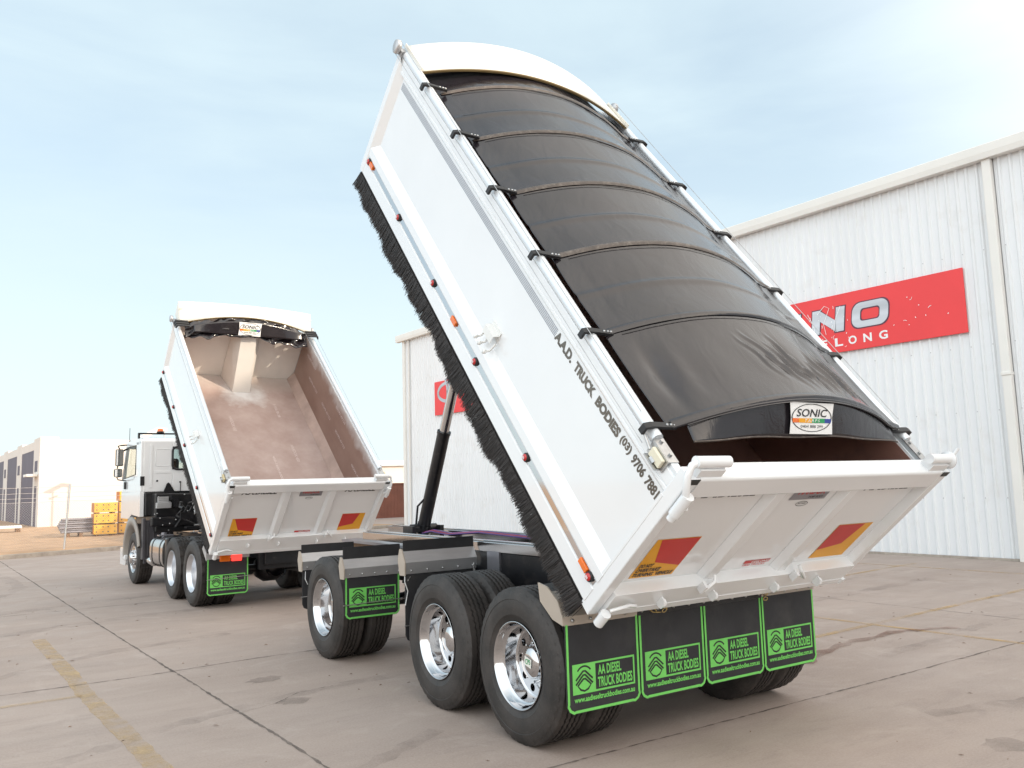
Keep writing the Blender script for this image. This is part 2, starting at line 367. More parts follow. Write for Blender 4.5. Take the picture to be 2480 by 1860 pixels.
class Dec:
    """flat lettering and marks on a plane: o + a*ax + b*ay + h*az"""
    def __init__(s, mb, o, ax, ay, az): s.mb = mb; s.o = Vector(o); s.ax = Vector(ax); s.ay = Vector(ay); s.az = Vector(az)
    def P(s, a, b, h): return s.o+s.ax*a+s.ay*b+s.az*h
    def text(s, txt, a0, b0, a1, b1, h=.002, mi=0, bold=0., shear=0., spacing=1.):
        vs, fs = text_mesh(txt, bold, shear, spacing)
        s.mb.add([s.P(a0+(a1-a0)*x, b0+(b1-b0)*y, h) for x, y in vs], fs, mi)
    def poly(s, pts, h=.001, mi=0): s.mb.add([s.P(a, b, h) for a, b in pts], [tuple(range(len(pts)))], mi)
    def rect(s, a0, b0, a1, b1, h=.001, mi=0): s.poly([(a0, b0), (a1, b0), (a1, b1), (a0, b1)], h, mi)
    def strip(s, pts, wd, h=.001, mi=0, closed=False):
        n = len(pts); L = []; Rr = []
        for i in range(n):
            p0 = pts[(i-1) % n] if (closed or i > 0) else pts[i]; p1 = pts[(i+1) % n] if (closed or i < n-1) else pts[i]
            dx, dy = p1[0]-p0[0], p1[1]-p0[1]; d = sqrt(dx*dx+dy*dy) or 1
            nx, ny = -dy/d*wd/2, dx/d*wd/2
            L.append((pts[i][0]+nx, pts[i][1]+ny)); Rr.append((pts[i][0]-nx, pts[i][1]-ny))
        vs = [s.P(a, b, h) for a, b in L]+[s.P(a, b, h) for a, b in Rr]
        s.mb.add(vs, [(i, (i+1) % n, n+(i+1) % n, n+i) for i in range(n if closed else n-1)], mi)
    def ring(s, cx, cy, rx, ry, wd, h=.001, mi=0, a0=0, a1=2*pi, seg=36):
        full = abs(a1-a0-2*pi) < 1e-6
        pts = [(cx+rx*cos(a0+(a1-a0)*k/seg), cy+ry*sin(a0+(a1-a0)*k/seg)) for k in range(seg if full else seg+1)]
        s.strip(pts, wd, h, mi, full)

# ------------------------------------------------------------------ setting
def slab(name, pts, z, m, kind='structure'):
    b = MB(); b.add([(x, y, z) for x, y in pts], [tuple(range(len(pts)))])
    o = b.build(name, m, fixn=False); tag(o, kind=kind); return o
KA = Vector((-3.46, 23.01)); KB = Vector((-.1, 24.15)); KD = (KB-KA).normalized(); KN = Vector((-KD.y, KD.x))
b = MB()
b.add([(-900, -900, 0), (900, -900, 0), (900, 900, 0), (-900, 900, 0)], [(0, 1, 2, 3)])
g = b.build('ground', 'concrete', fixn=False); tag(g, kind='structure')
# dirt lot behind the kerb, 0.12 m up
p0 = KA-KD*140; p1 = KA+KD*16
b = MB(); H = .11
q = [p0+KN*.16, p1+KN*.16, p1+KN*300, p0+KN*300]
b.add([(v.x, v.y, H) for v in q], [(0, 1, 2, 3)]); tag(b.build('dirt_lot', 'dirt', fixn=False), kind='structure')
b = MB(); v = [p0, p1, p1+KN*.17, p0+KN*.17]
b.prism([(a.x, a.y) for a in v], 2, -.05, .12); tag(b.build('kerb', 'kerb', bevel=.02), kind='structure')

def ground_strip(name, pts, wd, m, z=.004, jit=0., step=.12, seed=1, wj=.0):
    rnd = random.Random(seed); P = [Vector(p) for p in pts]; out = []
    for a, c in zip(P, P[1:]):
        n = max(1, int((c-a).length/step))
        for k in range(n): out.append(a.lerp(c, k/n))
    out.append(P[-1]); n = len(out); vs = []
    off = 0
    for i in range(n):
        t = (out[min(i+1, n-1)]-out[max(i-1, 0)]).normalized(); nn = Vector((-t.y, t.x))
        off = off*.8+rnd.uniform(-jit, jit); w2 = wd/2*(1+rnd.uniform(-wj, wj))
        c = out[i]+nn*off; vs += [(c.x+nn.x*w2, c.y+nn.y*w2, z), (c.x-nn.x*w2, c.y-nn.y*w2, z)]
    b = MB(); b.add(vs, [(2*i, 2*i+1, 2*i+3, 2*i+2) for i in range(n-1)])
    o = b.build(name, m, fixn=False); tag(o, kind='structure'); return o
ground_strip('pavement_joint', [(-3.5, 22.6), (-3.24, 17.2), (-2.77, 6.9), (-2.61, 3.7), (-2.48, 1.14), (-2.44, .2), (-2.3, -4)], .02, 'joint', jit=.004, seed=2, wj=.7, step=.05)
ground_strip('pavement_joint', [(-9, 3.85), (-4.08, 3.9), (-2.98, 3.89), (-1.88, 4.0), (2, 4.05)], .02, 'joint', jit=.004, seed=3, wj=.8, step=.05)
ground_strip('pavement_joint', [(-4.3, -.68), (-.78, -.65), (.62, -.63), (2.07, -.62), (4.3, -.58), (11, -.5)], .014, 'joint', jit=.004, seed=4, wj=.8, step=.04)
ground_strip('pavement_joint', [(-9, 9.6), (-2.9, 9.7), (4, 9.9)], .014, 'joint', jit=.004, seed=5, wj=.9)
ground_strip('pavement_joint', [(5.6, 14), (6.1, -4)], .014, 'joint', jit=.003, seed=8, wj=.9)
ground_strip('ground_crack', [(-2.55, 1.9), (-2.2, 2.02), (-1.95, 2.25), (-1.6, 2.3)], .006, 'joint', jit=.006, seed=9, wj=.9, step=.04)
ground_strip('parking_line', [(-3.58, 7.0), (-3.47, 4.35), (-3.45, 3.49), (-3.37, 2.04), (-3.31, .92), (-3.2, -.6)], .15, 'lineyel', jit=.003, seed=6, wj=.12)
ground_strip('parking_line', [(-5.2, 3.43), (-3.94, 3.41), (-3.48, 3.4)], .09, 'linefaint', seed=7)
ground_strip('parking_line', [(3.1, .93), (4.47, 1.0), (8.54, 1.25), (10.9, 1.35)], .09, 'lineyel2', z=.005, seed=10)
ground_strip('parking_line', [(4.42, 2.6), (4.44, 1.67), (4.57, -.63), (4.7, -2.5)], .09, 'lineyel2', seed=11)
ground_strip('parking_line', [(8.2, 4.08), (10.14, 4.29), (10.9, 4.33)], .09, 'lineyel2', z=.005, seed=12)
ground_strip('parking_line', [(10.2, 6.2), (10.28, 5.2), (10.41, 2.82), (10.5, 1.6)], .09, 'lineyel2', seed=13)
ground_strip('ground_stain', [(2.2, .2), (2.65, .39), (3.35, .53), (4.21, .55), (4.46, .46), (4.95, .27)], .12, 'stain', z=.008, jit=.02, seed=14, wj=.6)
for i, (x, y, r) in enumerate(((-2.05, 2.0, .13), (-2.0, 2.95, .16), (3.1, -1.6, .12), (-.9, 1.7, .1), (-2.9, -.2, .2), (1.2, -2.1, .16))):
    b = MB(); rnd = random.Random(i)
    b.add([(x+r*(1+rnd.uniform(-.3, .3))*cos(a), y+r*.8*(1+rnd.uniform(-.3, .3))*sin(a), .0035) for a in [2*pi*k/18 for k in range(18)]], [tuple(range(18))])
    tag(b.build('ground_stain', 'oil', fixn=False), kind='structure')
M['tyremark'] = line_mat('tyre_mark', (.17, .14, .125), .42, .8, .3)
for i, (pts, wd) in enumerate((([(-6, 6.5), (-4.2, 7.6), (-2.4, 8.2), (-.5, 8.4), (3, 8.3)], .28), ([(-6.2, 8.6), (-4.2, 9.9), (-2, 10.6), (1, 10.8)], .3), ([(-4, 12), (-3.4, 14), (-3.6, 17), (-4.4, 21)], .25),
     ([(-4.4, 1.1), (-3.0, 1.9), (-1.6, 2.3), (-.2, 2.3)], .16), ([(-3.6, -1.2), (-2.4, .0), (-1.5, .5)], .14), ([(1.5, -1.4), (4, -2.2), (7, -2.2)], .2), ([(2, 1.5), (5, 2.6), (9, 2.9)], .22), ([(2.2, 2.4), (5.2, 3.6), (10, 3.9)], .2), ([(3, -.1), (6, .25), (9.5, -.3)], .16), ([(-4.2, 4.7), (-3.0, 5.5), (-1.6, 5.8)], .2))):
    ground_strip('tyre_mark', pts, wd, 'tyremark', z=.0025, jit=.01, seed=40+i, wj=.35)
# leaf litter / grit
b = MB(); rnd = random.Random(5)
for i in range(420):
    x = rnd.uniform(-5, 10); y = rnd.uniform(-4, 14); a = rnd.uniform(0, pi); l = rnd.uniform(.006, .03); wd = l*rnd.uniform(.15, .5); z = .006
    ca, sa = cos(a), sin(a)
    b.add([(x+ca*l, y+sa*l, z), (x-sa*wd, y+ca*wd, z+.006), (x-ca*l, y-sa*l, z), (x+sa*wd, y-ca*wd, z+.002)], [(0, 1, 2, 3)])
tag(b.build('leaf_litter', 'bearer', fixn=False), 'tiny dry leaf bits scattered over the concrete yard', 'litter', kind='stuff')

# ------------------------------------------------------------------ big white shed
BD = Vector((cos(-1.5164), sin(-1.5164), 0)); B0 = Vector((11.1302, 26.8618, 0)); BN = Vector((BD.y, -BD.x, 0))   # BN points to the yard
shed = tag(empty('white_shed', B0, atan2(BD.y, BD.x)), 'large white ribbed steel shed along the right of the yard, carrying red signs', 'building')
# local frame: +x along the wall towards the camera side, -y towards the yard (BN)
def corr(b, x0, x1, z0, z1, y=0, per=.205, dep=.032, axis='x'):
    pr = []; x = x0
    while x < x1-1e-6:
        for dx, dy in ((0, 0), (.06, 0), (.085, -dep), (.12, -dep), (.145, 0)):
            if x+dx <= x1: pr.append((x+dx, y+dy))
        x += per
    pr.append((x1, y))
    if axis == 'x': vs = [(a, c, z0) for a, c in pr]+[(a, c, z1) for a, c in pr]
    else: vs = [(c, a, z0) for a, c in pr]+[(c, a, z1) for a, c in pr]
    n = len(pr); b.add(vs, [(i, i+1, n+i+1, n+i) for i in range(n-1)])
LW, HW_ = 29.0, 8.0
b = MB(); corr(b, .18, 23.79, .03, HW_-.1, 0); b.build('wall', 'cladding', shed, fixn=False)
b = MB(); corr(b, 23.98, LW, .03, HW_-.1, 0); b.build('wall', 'cladding', shed, fixn=False)
b = MB(); b.box((0, .06, 0), (LW, 24, HW_-.12)); b.build('shell', 'cladding', shed)
b = MB(); b.box((-.02, -.075, 0), (.18, .05, HW_-.12)); b.build('corner_flashing', 'flash', shed, bevel=.01)
b = MB(); b.box((23.8, -.13, 0), (23.97, .0, HW_-.12)); b.box((23.79, -.15, 3.55), (23.98, .01, 3.62)); b.build('downpipe', 'flash', shed, bevel=.012)
b = MB(); b.box((.5, -.1, 0), (.56, -.04, HW_-.12)); b.build('downpipe', 'flash', shed, bevel=.012)
b = MB(); b.prism([(-.22, HW_+.0), (-.22, HW_+.16), (-.19, HW_+.18), (-.19, HW_+.04), (-.03, HW_+.04), (-.03, HW_-.12), (-.2, HW_-.12)], 0, -.35, LW); b.build('gutter', 'flash', shed, bevel=.006)
b = MB(); b.prism([(-.05, HW_+.12), (12, HW_+.9), (24, HW_+.12), (24, HW_+.02), (12, HW_+.8), (-.05, HW_+.02)], 0, -.25, LW); b.build('roof', 'roof', shed)
b = MB(); rnd = random.Random(3)
for zz in (1.2, 2.9, 4.2, 6.1):
    x = .7
    while x < LW:
        b.lathe([(0, .0), (0, .011), (.008, .011), (.012, 0)], 6, 'y', (x, -.045, zz), smooth=False); x += .41
b.build('screw', 'steel', shed)
b = MB(); b.box((.2, -.036, 0), (23.78, -.02, .05)); b.box((24.0, -.036, 0), (LW, -.02, .05)); b.build('base_flashing', 'kerb', shed)
# signs
def sign_board(name, x0, x1, label):
    r = tag(empty(name, B0+BD*x0+Vector((0, 0, 4.5))+BN*.06, atan2(BD.y, BD.x)), label, 'sign')
    b = MB(); L = x1-x0; b.box((0, -.03, 0), (L, .0, 1.33)); b.build('panel', 'signred', r, bevel=.004)
    return r, L
SGN, SL = sign_board('sign_board', 15.6, 23.24, 'long red sign high on the white shed with silver HINO letters and white GEELONG')
b = MB(); d = Dec(b, (0, -.03, 0), (1, 0, 0), (0, 0, 1), (0, -1, 0)); d.ax = Vector((1, 0, 0))
X0 = 15.6
def rrect(cx, cy, w2, h2, r, sh=0, n=6):
    out = []
    for sx, sy, a0 in ((1, 1, 0), (-1, 1, pi/2), (-1, -1, pi), (1, -1, 3*pi/2)):
        for k in range(n+1):
            a = a0+pi/2*k/n; y = sy*(h2-r)+r*sin(a); out.append((cx+sx*(w2-r)+r*cos(a)+sh*y, cy+y))
    return out
def loft2(d, o, i, h, mi):
    n = len(o); d.mb.add([d.P(a, c, h) for a, c in o]+[d.P(a, c, h) for a, c in i], [(k, (k+1) % n, n+(k+1) % n, n+k) for k in range(n)], mi)
def hino(d, h, mi, g=0.):
    cy = .76; hh = .28+g; t = .17+g
    sh = .12
    def par(x0, x1, y0, y1): d.poly([(x0+sh*(y0-cy), y0), (x1+sh*(y0-cy), y0), (x1+sh*(y1-cy), y1), (x0+sh*(y1-cy), y1)], h, mi)
    # H
    par(2.45-g, 2.68+g, cy-hh, cy+hh); par(3.07-g, 3.3+g, cy-hh, cy+hh); par(2.68, 3.07, cy-.08-g, cy+.08+g)
    par(3.5-g, 3.84+g, cy-hh, cy+hh)
    # N
    par(4.15-g, 4.36+g, cy-hh, cy+hh); par(4.76-g, 4.98+g, cy-hh, cy+hh)
    d.poly([(4.36, cy+hh), (4.36, cy+.02), (4.76, cy-hh), (4.76, cy-.02)], h, mi)
    loft2(d, rrect(5.6, cy, .43+g, hh, .2, sh), rrect(5.6, cy, .23-g, hh-.14-2*g, .07, sh), h, mi)
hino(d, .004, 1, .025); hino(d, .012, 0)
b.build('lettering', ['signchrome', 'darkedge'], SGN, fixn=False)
b = MB(); d = Dec(b, (0, -.03, 0), (1, 0, 0), (0, 0, 1), (0, -1, 0))
for ch, cx in zip('GEELONG', (3.71, 4.06, 4.41, 4.8, 5.14, 5.5, 5.87)):
    d.text(ch, cx-.1, .14, cx+.1, .33, .004, 0, .03)
b.build('lettering', 'signwhite', SGN, fixn=False)
b = MB(); d = Dec(b, (0, -.03, 0), (1, 0, 0), (0, 0, 1), (0, -1, 0)); rnd = random.Random(11)
for i in range(30):     # bird droppings / scratches
    x = rnd.choice((rnd.uniform(3.9, 5.1), rnd.uniform(6.1, 7.4))); z = rnd.uniform(.1, 1.1) if x < 5.4 else rnd.uniform(.15, .95)
    pts = [(x, z)]; a = rnd.uniform(0, 2*pi)
    for k in range(rnd.choice((1, 1, 1, 2, 3))): a += rnd.uniform(-.6, .6); pts.append((pts[-1][0]+.025*cos(a), pts[-1][1]+.035*sin(a)))
    d.strip(pts, rnd.uniform(.008, .018), .014, 0)
for pts in ([(4.05, 1.0), (4.2, .7), (4.22, .35)], [(4.3, .95), (4.5, 1.12), (4.62, 1.05), (4.45, .7), (4.5, .45)], [(4.9, 1.05), (4.75, .75), (4.7, .5)], [(3.98, .7), (4.1, .3)]): d.strip(pts, .012, .0145, 0)
b.build('scratches', 'signwhite', SGN, fixn=False)
SG2, _ = sign_board('sign_board', 2.62, 9.6, 'small visible red sign behind the hoist, with silver round emblem on the white shed')
b = MB(); d = Dec(b, (0, -.03, 0), (1, 0, 0), (0, 0, 1), (0, -1, 0))
d.ring(1.0, .86, .72, .36, .13, .006, 0)
d.ring(.62, .86, .34, .62, .1, .008, 0, -1.0, 1.0); d.ring(1.38, .86, .34, .62, .1, .008, 0, pi-1.0, pi+1.0); d.rect(.9, .82, 1.1, .9, .008, 0)
b.build('emblem', 'signchrome', SG2, fixn=False)

# unseen block added behind the photographer to keep the yard in shade
tb = tag(empty('yard_shade_block', (16, -10, 0)), 'unseen tall block added behind the photographer to shade the yard', 'building')
e = Vector((.32, .95)).normalized(); c0 = Vector((19.33-16, -1+10)); ex = Vector((.95, -.32))
for nm, a_, b_, zt in (('wall', 0, 3.0, 14.0), ('wall', 3.0, 62, 14.9)):
    b = MB(); P_ = [c0-e*a_, c0-e*b_, c0-e*b_+ex*30, c0-e*a_+ex*30]; b.prism([tuple(p) for p in P_], 2, 0, zt); b.build(nm, 'cladding', tb)
    b = MB(); b.prism([tuple(p) for p in P_], 2, zt+.003, zt+.08); b.build('roof', 'roof', tb)

# left precast warehouse
WX, WY = -.98, 46.9
wh = tag(empty('precast_warehouse', (WX, WY, .11)), 'pale precast warehouse at far left with dark recessed bays and white pylons', 'building')
b = MB(); b.box((.9, 0, 0), (6.6, 40, 4.72)); b.box((-.0, 0, 0), (.9, 2.5, 4.86)); b.build('wall', 'precast', wh)
b = MB()
for x in (5.2,): b.box((x, -.012, 0), (x+.04, 0, 4.7))
b.build('panel_joint', 'kerb', wh)
wh.rotation_euler = (0, 0, .054)
for k in range(6):
    y = 8.1*k
    if k: b = MB(); b.box((0, y, 0), (.9, y+2.5, 4.86)); b.build('pylon', 'precast', wh)
    b = MB(); b.box((.022, y+2.5, 0), (.9, y+8.1, 4.25)); b.build('bay_cladding', 'darkclad', wh)
    b = MB(); b.box((.012, y+2.5, 4.25), (.9, y+8.1, 4.72)); b.build('parapet', 'precast', wh)
    b = MB(); b.box((-.012, y+.9, 0), (-.001, y+1.8, 2.2)); b.box((-.012, y+.8, 3.0), (-.001, y+1.9, 3.6)); b.build('door', 'darkclad', wh)
b = MB(); b.box((-.55, .4, 2.72), (-.013, 1.9, 2.86)); b.build('awning', 'flash', wh, bevel=.02)

# hidden canopy and posts, added to cast shade on the warehouse wall
gp = tag(empty('shadow_canopy', (4.2, 42.6, .11)), 'unseen canopy on thin posts added to cast a shadow on the pale warehouse wall', 'canopy')

# far things
cn = tag(empty('brown_fence', (6, 37, .0)), 'low brown boundary fence between the truck and the white shed', 'fence')
b = MB(); x = -2.
while x < 20: b.box((x, 0, .05), (x+.145, .02, 1.85)); b.box((x+.145, .008, .05), (x+.2, .03, 1.85)); x += .2
b.box((-2, -.03, 1.85), (20.2, .05, 1.93)); b.build('panel', 'brownwall', cn)
ps = tag(empty('pale_shed', (22, 75, 0)), 'low pale shed roofline far behind the brown fence', 'building')
b = MB(); b.box((-16, 0, 0), (20, 14, 3.9)); b.build('wall', 'paleshed', ps)
b = MB(); b.prism([(-.4, 3.9), (7, 4.7), (14.4, 3.9)], 0, -16.4, 20.4); b.build('roof', 'flash', ps)
b = MB(); b.box((-15, -.04, 0), (-12, 0, 2.6)); b.box((-9, -.04, 0), (-6, 0, 2.6)); b.build('roller_door', 'flash', ps)

# added canopy, outline shaped from the shadow wanted on the far warehouse wall
t_ = 7.0; sv = SD*t_
b = MB(); pts = [(-.763, 46.9, 1.974), (.156, 46.9, 2.493), (.649, 46.9, 2.435), (.639, 46.9, 2.294), (.246, 46.9, 2.288), (-.352, 46.9, 1.931)]
vs = [(x+sv.x-4.2, y+sv.y-42.6, z+sv.z-.11) for x, y, z in pts]; vs2 = [(x, y-.06, z) for x, y, z in vs]
b.add(vs+vs2, [tuple(range(6)), tuple(range(11, 5, -1))]+[(i, (i+1) % 6, 6+(i+1) % 6, 6+i) for i in range(6)]); b.build('canopy', 'flash', gp)
b = MB()
for x, zt_, r in ((-.27, 1.95, .045), (.5, 2.3, .03)):
    b.tube([(x+sv.x-4.2, 46.9+sv.y-42.6, 0), (x+sv.x-4.2, 46.9+sv.y-42.6, zt_+sv.z-.11)], r)
b.tube([(-.43+sv.x-4.2, 46.9+sv.y-42.6, 1.6+sv.z-.1), (-.04+sv.x-4.2, 46.9+sv.y-42.6, 1.77+sv.z-.1)], .06)
b.build('post', 'steel', gp)

# chain link fence
FX = KD; fo = Vector((-1.72, 24.56)); 
fn = tag(empty('chain_link_fence', (fo.x, fo.y, .11)), 'chain link fence with barbed wire strands and a leaning post beside the kerb', 'fence')
def FP(s, z): p = FX*s; return (p.x, p.y, z)
for s, dx in ((0, .12), (-3.1, .0), (-6.2, 0), (4.4, 0), (8.8, 0)):
    b = MB(); b.tube([FP(s, -.1), FP(s+dx, 2.0)], .028, 8); b.build('post', 'steel', fn)
b = MB()
for z in (1.48, 1.6, 1.75, 1.92): b.tube([FP(-12, z), FP(-6.2, z-.01), FP(-3, z-.03), FP(.1, z), FP(4.4, z), FP(9, z)], .0055, 4)
b.build('barbed_wire', 'fencewire', fn)
b = MB(); per = .075; s = -11.
while s < 8.8:
    for sg in (1, -1):
        x0 = s; x1 = s+sg*1.42
        b.tube([FP(x0, .04), FP(x1, 1.46)], .0022, 3, cap=False)
    s += per
b.build('wire_mesh', 'fencewire', fn, fixn=False)

# yellow crate packs: individual packs on bearers
def crate_pack(x, y, z, wd, dp, h, label, rows=2, cols=2):
    r = tag(empty('crate', (x, y, z)), label, 'crate', 'yellow crates stacked behind the fence')
    b = MB(); rh = h/rows; cw = wd/cols
    for i in range(rows):
        for j in range(cols):
            b.box((j*cw+.006, 0, .02+i*rh+.006), ((j+1)*cw-.006, .03, .02+(i+1)*rh-.008))
            for q in (.22, .78): b.box((j*cw+cw*q-.025, -.006, .02+i*rh+rh*.5-.02), (j*cw+cw*q+.025, 0, .02+i*rh+rh*.5+.03), 1)
    b.box((.004, .03, .02), (wd-.004, dp, h+.016)); b.build('panel', ['crate', 'inkbrown'], r)
    b = MB(); b.box((0.0, .035, .03), (.004, dp-.01, h+.01)); b.build('end_panel', 'crateside', r)
    b = MB(); b.box((.08, .02, -.045), (.2, dp-.02, .02)); b.box((wd-.2, .02, -.045), (wd-.08, dp-.02, .02)); b.build('bearer', 'bearer', r)
words = ['bottom', 'middle', 'top']
for i in range(3):
    crate_pack(.02, 32.3, .155+i*.435, .86, .9, .385, 'yellow crate pack, %s one of the front stack beside the grey poles' % words[i])
for i in range(4):
    crate_pack(1.0, 32.75, .155+i*.435, .9, .9, .385, 'yellow crate pack, %s of the taller stack behind the cab' % ('lowest', 'second from the ground', 'third from the ground', 'topmost')[i])
pg = tag(empty('pole_bundle', (-1.2, 32.7, .11)), 'bundle of long grey poles lying on bearers left of the yellow crates', 'poles')
b = MB(); rnd = random.Random(4)
for i in range(7):
    for j in range(5):
        b.tube([(.0+abs(i-3)*.04, j*.1+(.05 if i % 2 else 0), .2+i*.082), (1.9, j*.1+(.05 if i % 2 else 0), .2+i*.082)], .043, 7)
b.build('pole', 'pipes', pg)
b = MB(); b.box((.3, -.1, 0), (.42, .6, .15)); b.box((.75, -.1, 0), (.87, .6, .15)); b.build('bearer', 'bearer', pg)
pl = tag(empty('timber_plank_stack', (-5.2, 41, .11)), 'low stack of pale planks lying before the dark warehouse bays', 'planks')
b = MB(); b.box((0, 0, .18), (3.2, .8, .3)); b.build('plank', 'flash', pl, bevel=.01)
b = MB(); [b.box((.1+.95*i, .05, 0), (.3+.95*i, .75, .18)) for i in range(4)]; b.build('bearer', 'bearer', pl)
b = MB(); rnd = random.Random(9)
for i in range(260):
    a = rnd.uniform(0, 2*pi); l = rnd.uniform(.3, 1.1); t = rnd.uniform(.05, .5); x = rnd.gauss(0, .16); y = rnd.gauss(0, .16)
    b.add([(x, y, 0), (x+.012, y, 0), (x+cos(a)*t*l, y+sin(a)*t*l, l)], [(0, 1, 2)])
o = b.build('dry_weed', 'grass', fixn=False); o.location = (-4.7, 33.5, .11); tag(o, 'dry straw coloured weed growing beside the dark bays', 'plant')

# ------------------------------------------------------------------ wheels
def tyre_mesh(name, R, block=False):
    b = MB(); seg = 132 if not block else 120
    side = [(.014, .284), (.0, .305), (-.010, .335), (-.014, .338), (-.018, .375), (-.019, .41), (-.013, .44), (-.016, .443), (-.010, .462), (.0, R-.032), (.006, R-.026), (.012, R-.010), (.022, R-.002)]
    x0, x1 = .034, .226; tread = []
    ng = 4 if not block else 3; gw = .0085 if not block else .014; gd = .016 if not block else .018
    gx = [x0+(x1-x0)*(k+1)/(ng+1) for k in range(ng)]
    def crown(x): return R-.004*((x-.13)/.1)**2
    cols = [(x, 0, 0) for x in (x0,)]
    for g_ in gx: cols += [(g_-gw, 0, 1), (g_-gw*.8, gd, 1), (g_+gw*.8, gd, 1), (g_+gw, 0, 1)]
    cols.append((x1, 0, 0)); ring = []
    for k in range(seg):
        a = 2*pi*k/seg; row = []
        for x, r in side:
            rr = r
            if r > R-.03 and k % 3 == 0: rr = r-.007 if r < R-.006 else r-.004   # shoulder notches
            row.append((x, rr*cos(a), rr*sin(a)))
        zz = (.0042 if not block else .006)*(1 if k % 2 else -1)
        for x, dpt, z in cols:
            r = crown(x)-dpt
            if block and k % 6 in (0,): r = crown(x)-gd*.9
            row.append((x+z*zz, r*cos(a), r*sin(a)))
        for x, r in side[::-1]: row.append((.26-x, (r-(.007 if r > R-.03 and k % 3 == 0 else 0))*cos(a), (r-(.007 if r > R-.03 and k % 3 == 0 else 0))*sin(a)))
        ring.append(row)
    n = len(ring[0]); vs = [p for rw in ring for p in rw]
    fs = [(k*n+j, k*n+j+1, ((k+1) % seg)*n+j+1, ((k+1) % seg)*n+j) for k in range(seg) for j in range(n-1)]
    b.add(vs, fs, 0, True)
    o = b.build(name, 'tyre')
    md = o.modifiers.new('e', 'EDGE_SPLIT'); md.split_angle = radians(38)
    return o
def disc_holes(b, x, r0, r1, rh, hr, n, mi=0):
    """annular disc in plane x with n round holes"""
    for k in range(n):
        a0 = 2*pi*k/n; c = (rh*cos(a0), rh*sin(a0)); m = 24; inner = []; outer = []
        for j in range(m):
            t = 2*pi*j/m
            # boundary of the sector in polar form: square mapping
            ct, st = cos(t), sin(t); q = 1/max(abs(ct), abs(st)); uu, vv = ct*q, st*q
            rr = rh+(uu*(r1-rh) if uu > 0 else uu*(rh-r0)); aa = a0+vv*pi/n
            outer.append((x, rr*cos(aa), rr*sin(aa)))
            h = t+a0; inner.append((x, c[0]+hr*cos(h), c[1]+hr*sin(h)))
        inner2 = [(p[0]+.02, p[1], p[2]) for p in inner]
        b.add(outer+inner+inner2, [(j, (j+1) % m, m+(j+1) % m, m+j) for j in range(m)]+[(m+j, m+(j+1) % m, 2*m+(j+1) % m, 2*m+j) for j in range(m)], mi)
def rim_mesh(name, kind, chrome='chrome'):
    b = MB()
    if kind == 'dish':     # outer wheel of a pair, dished
        prof = [(.035, .272), (.016, .280), (.004, .288), (.0, .292), (-.005, .292), (-.006, .289), (-.003, .285), (.004, .281), (.052, .268), (.060, .258), (.064, .250), (.150, .246), (.160, .240), (.164, .230)]
        b.lathe(prof, 72, 'x'); disc_holes(b, .164, .150, .230, .190, .027, 10)
        b.lathe([(.164, .150), (.160, .110)], 60, 'x')
        b.lathe([(.160, .110), (.11, .106), (.10, .095), (.092, .05), (.09, 0)], 40, 'x')
        for k in range(10):
            a = 2*pi*(k+.5)/10; c = (.160, .132*cos(a), .132*sin(a)); b.lathe([(.002, .013), (-.014, .013), (-.02, .010), (-.03, .009), (-.033, 0)], 6, 'x', c, smooth=False)
    elif kind == 'steer':    # domed front wheel
        prof = [(.035, .272), (.016, .280), (.0, .292), (-.005, .292), (-.002, .284), (.02, .272), (.05, .262), (.055, .25)]
        b.lathe(prof, 60, 'x'); b.lathe([(.055, .25), (.03, .235), (.008, .225)], 60, 'x'); disc_holes(b, .008, .15, .225, .188, .024, 10)
        b.lathe([(.008, .15), (-.004, .142), (-.004, .112), (-.05, .105), (-.066, .09), (-.075, .04), (-.075, 0)], 48, 'x')
        for k in range(10):
            a = 2*pi*(k+.5)/10; c = (-.002, .134*cos(a), .134*sin(a)); b.lathe([(.01, .018), (-.012, .018), (-.02, .014), (-.045, .012), (-.05, 0)], 6, 'x', c, smooth=False)
    else:                   # inner wheel of a pair: barrel only
        b.lathe([(.0, .288), (.02, .278), (.1, .255), (.2, .262), (.26, .288)], 40, 'x'); b.lathe([(.11, .255), (.11, .0)], 24, 'x')
    o = b.build(name, chrome); md = o.modifiers.new('e', 'EDGE_SPLIT'); md.split_angle = radians(40); return o
def dup(o, parent):
    c = o.copy(); COL.objects.link(c); c.parent = parent; return c
protos = {}
def wheel(parent, x, y, R, kind, block, mirror=False, rot=0.):
    """x: outer face of the rim"""
    key = (kind, block, R); w_ = empty('wheel', (x, y, R-.004), 0, parent)
    w_.rotation_euler = (rot, 0, pi if mirror else 0)
    if key not in protos:
        t = tyre_mesh('tyre', R, block); r = rim_mesh('rim', kind, 'chrome' if not block or kind == 'steer' else 'drivealloy'); protos[key] = (t, r); t.parent = w_; r.parent = w_
    else:
        for q in protos[key]: dup(q, w_)
    return w_
M['drivealloy'] = mat('satin_alloy_wheel', (.72, .73, .76), .3, .9, .05, 5)
def axle_set(parent, y, R, block, rot=0., badge=True):
    for mir in (False, True):
        s = 1 if mir else -1
        wheel(parent, s*1.225, y, R, 'dish', block, mir, rot+(.3 if mir else 0))
        wheel(parent, s*.915, y, R, 'inner', block, mir, rot+.1)
    b = MB(); b.tube([(-.62, y, R), (.62, y, R)], .065, 14); b.lathe([(0, .12), (.12, .2), (.2, .2)], 24, 'x', (.52, y, R)); b.lathe([(-.2, .2), (-.12, .2), (0, .12)], 24, 'x', (-.52, y, R))
    b.build('axle', 'black', parent)

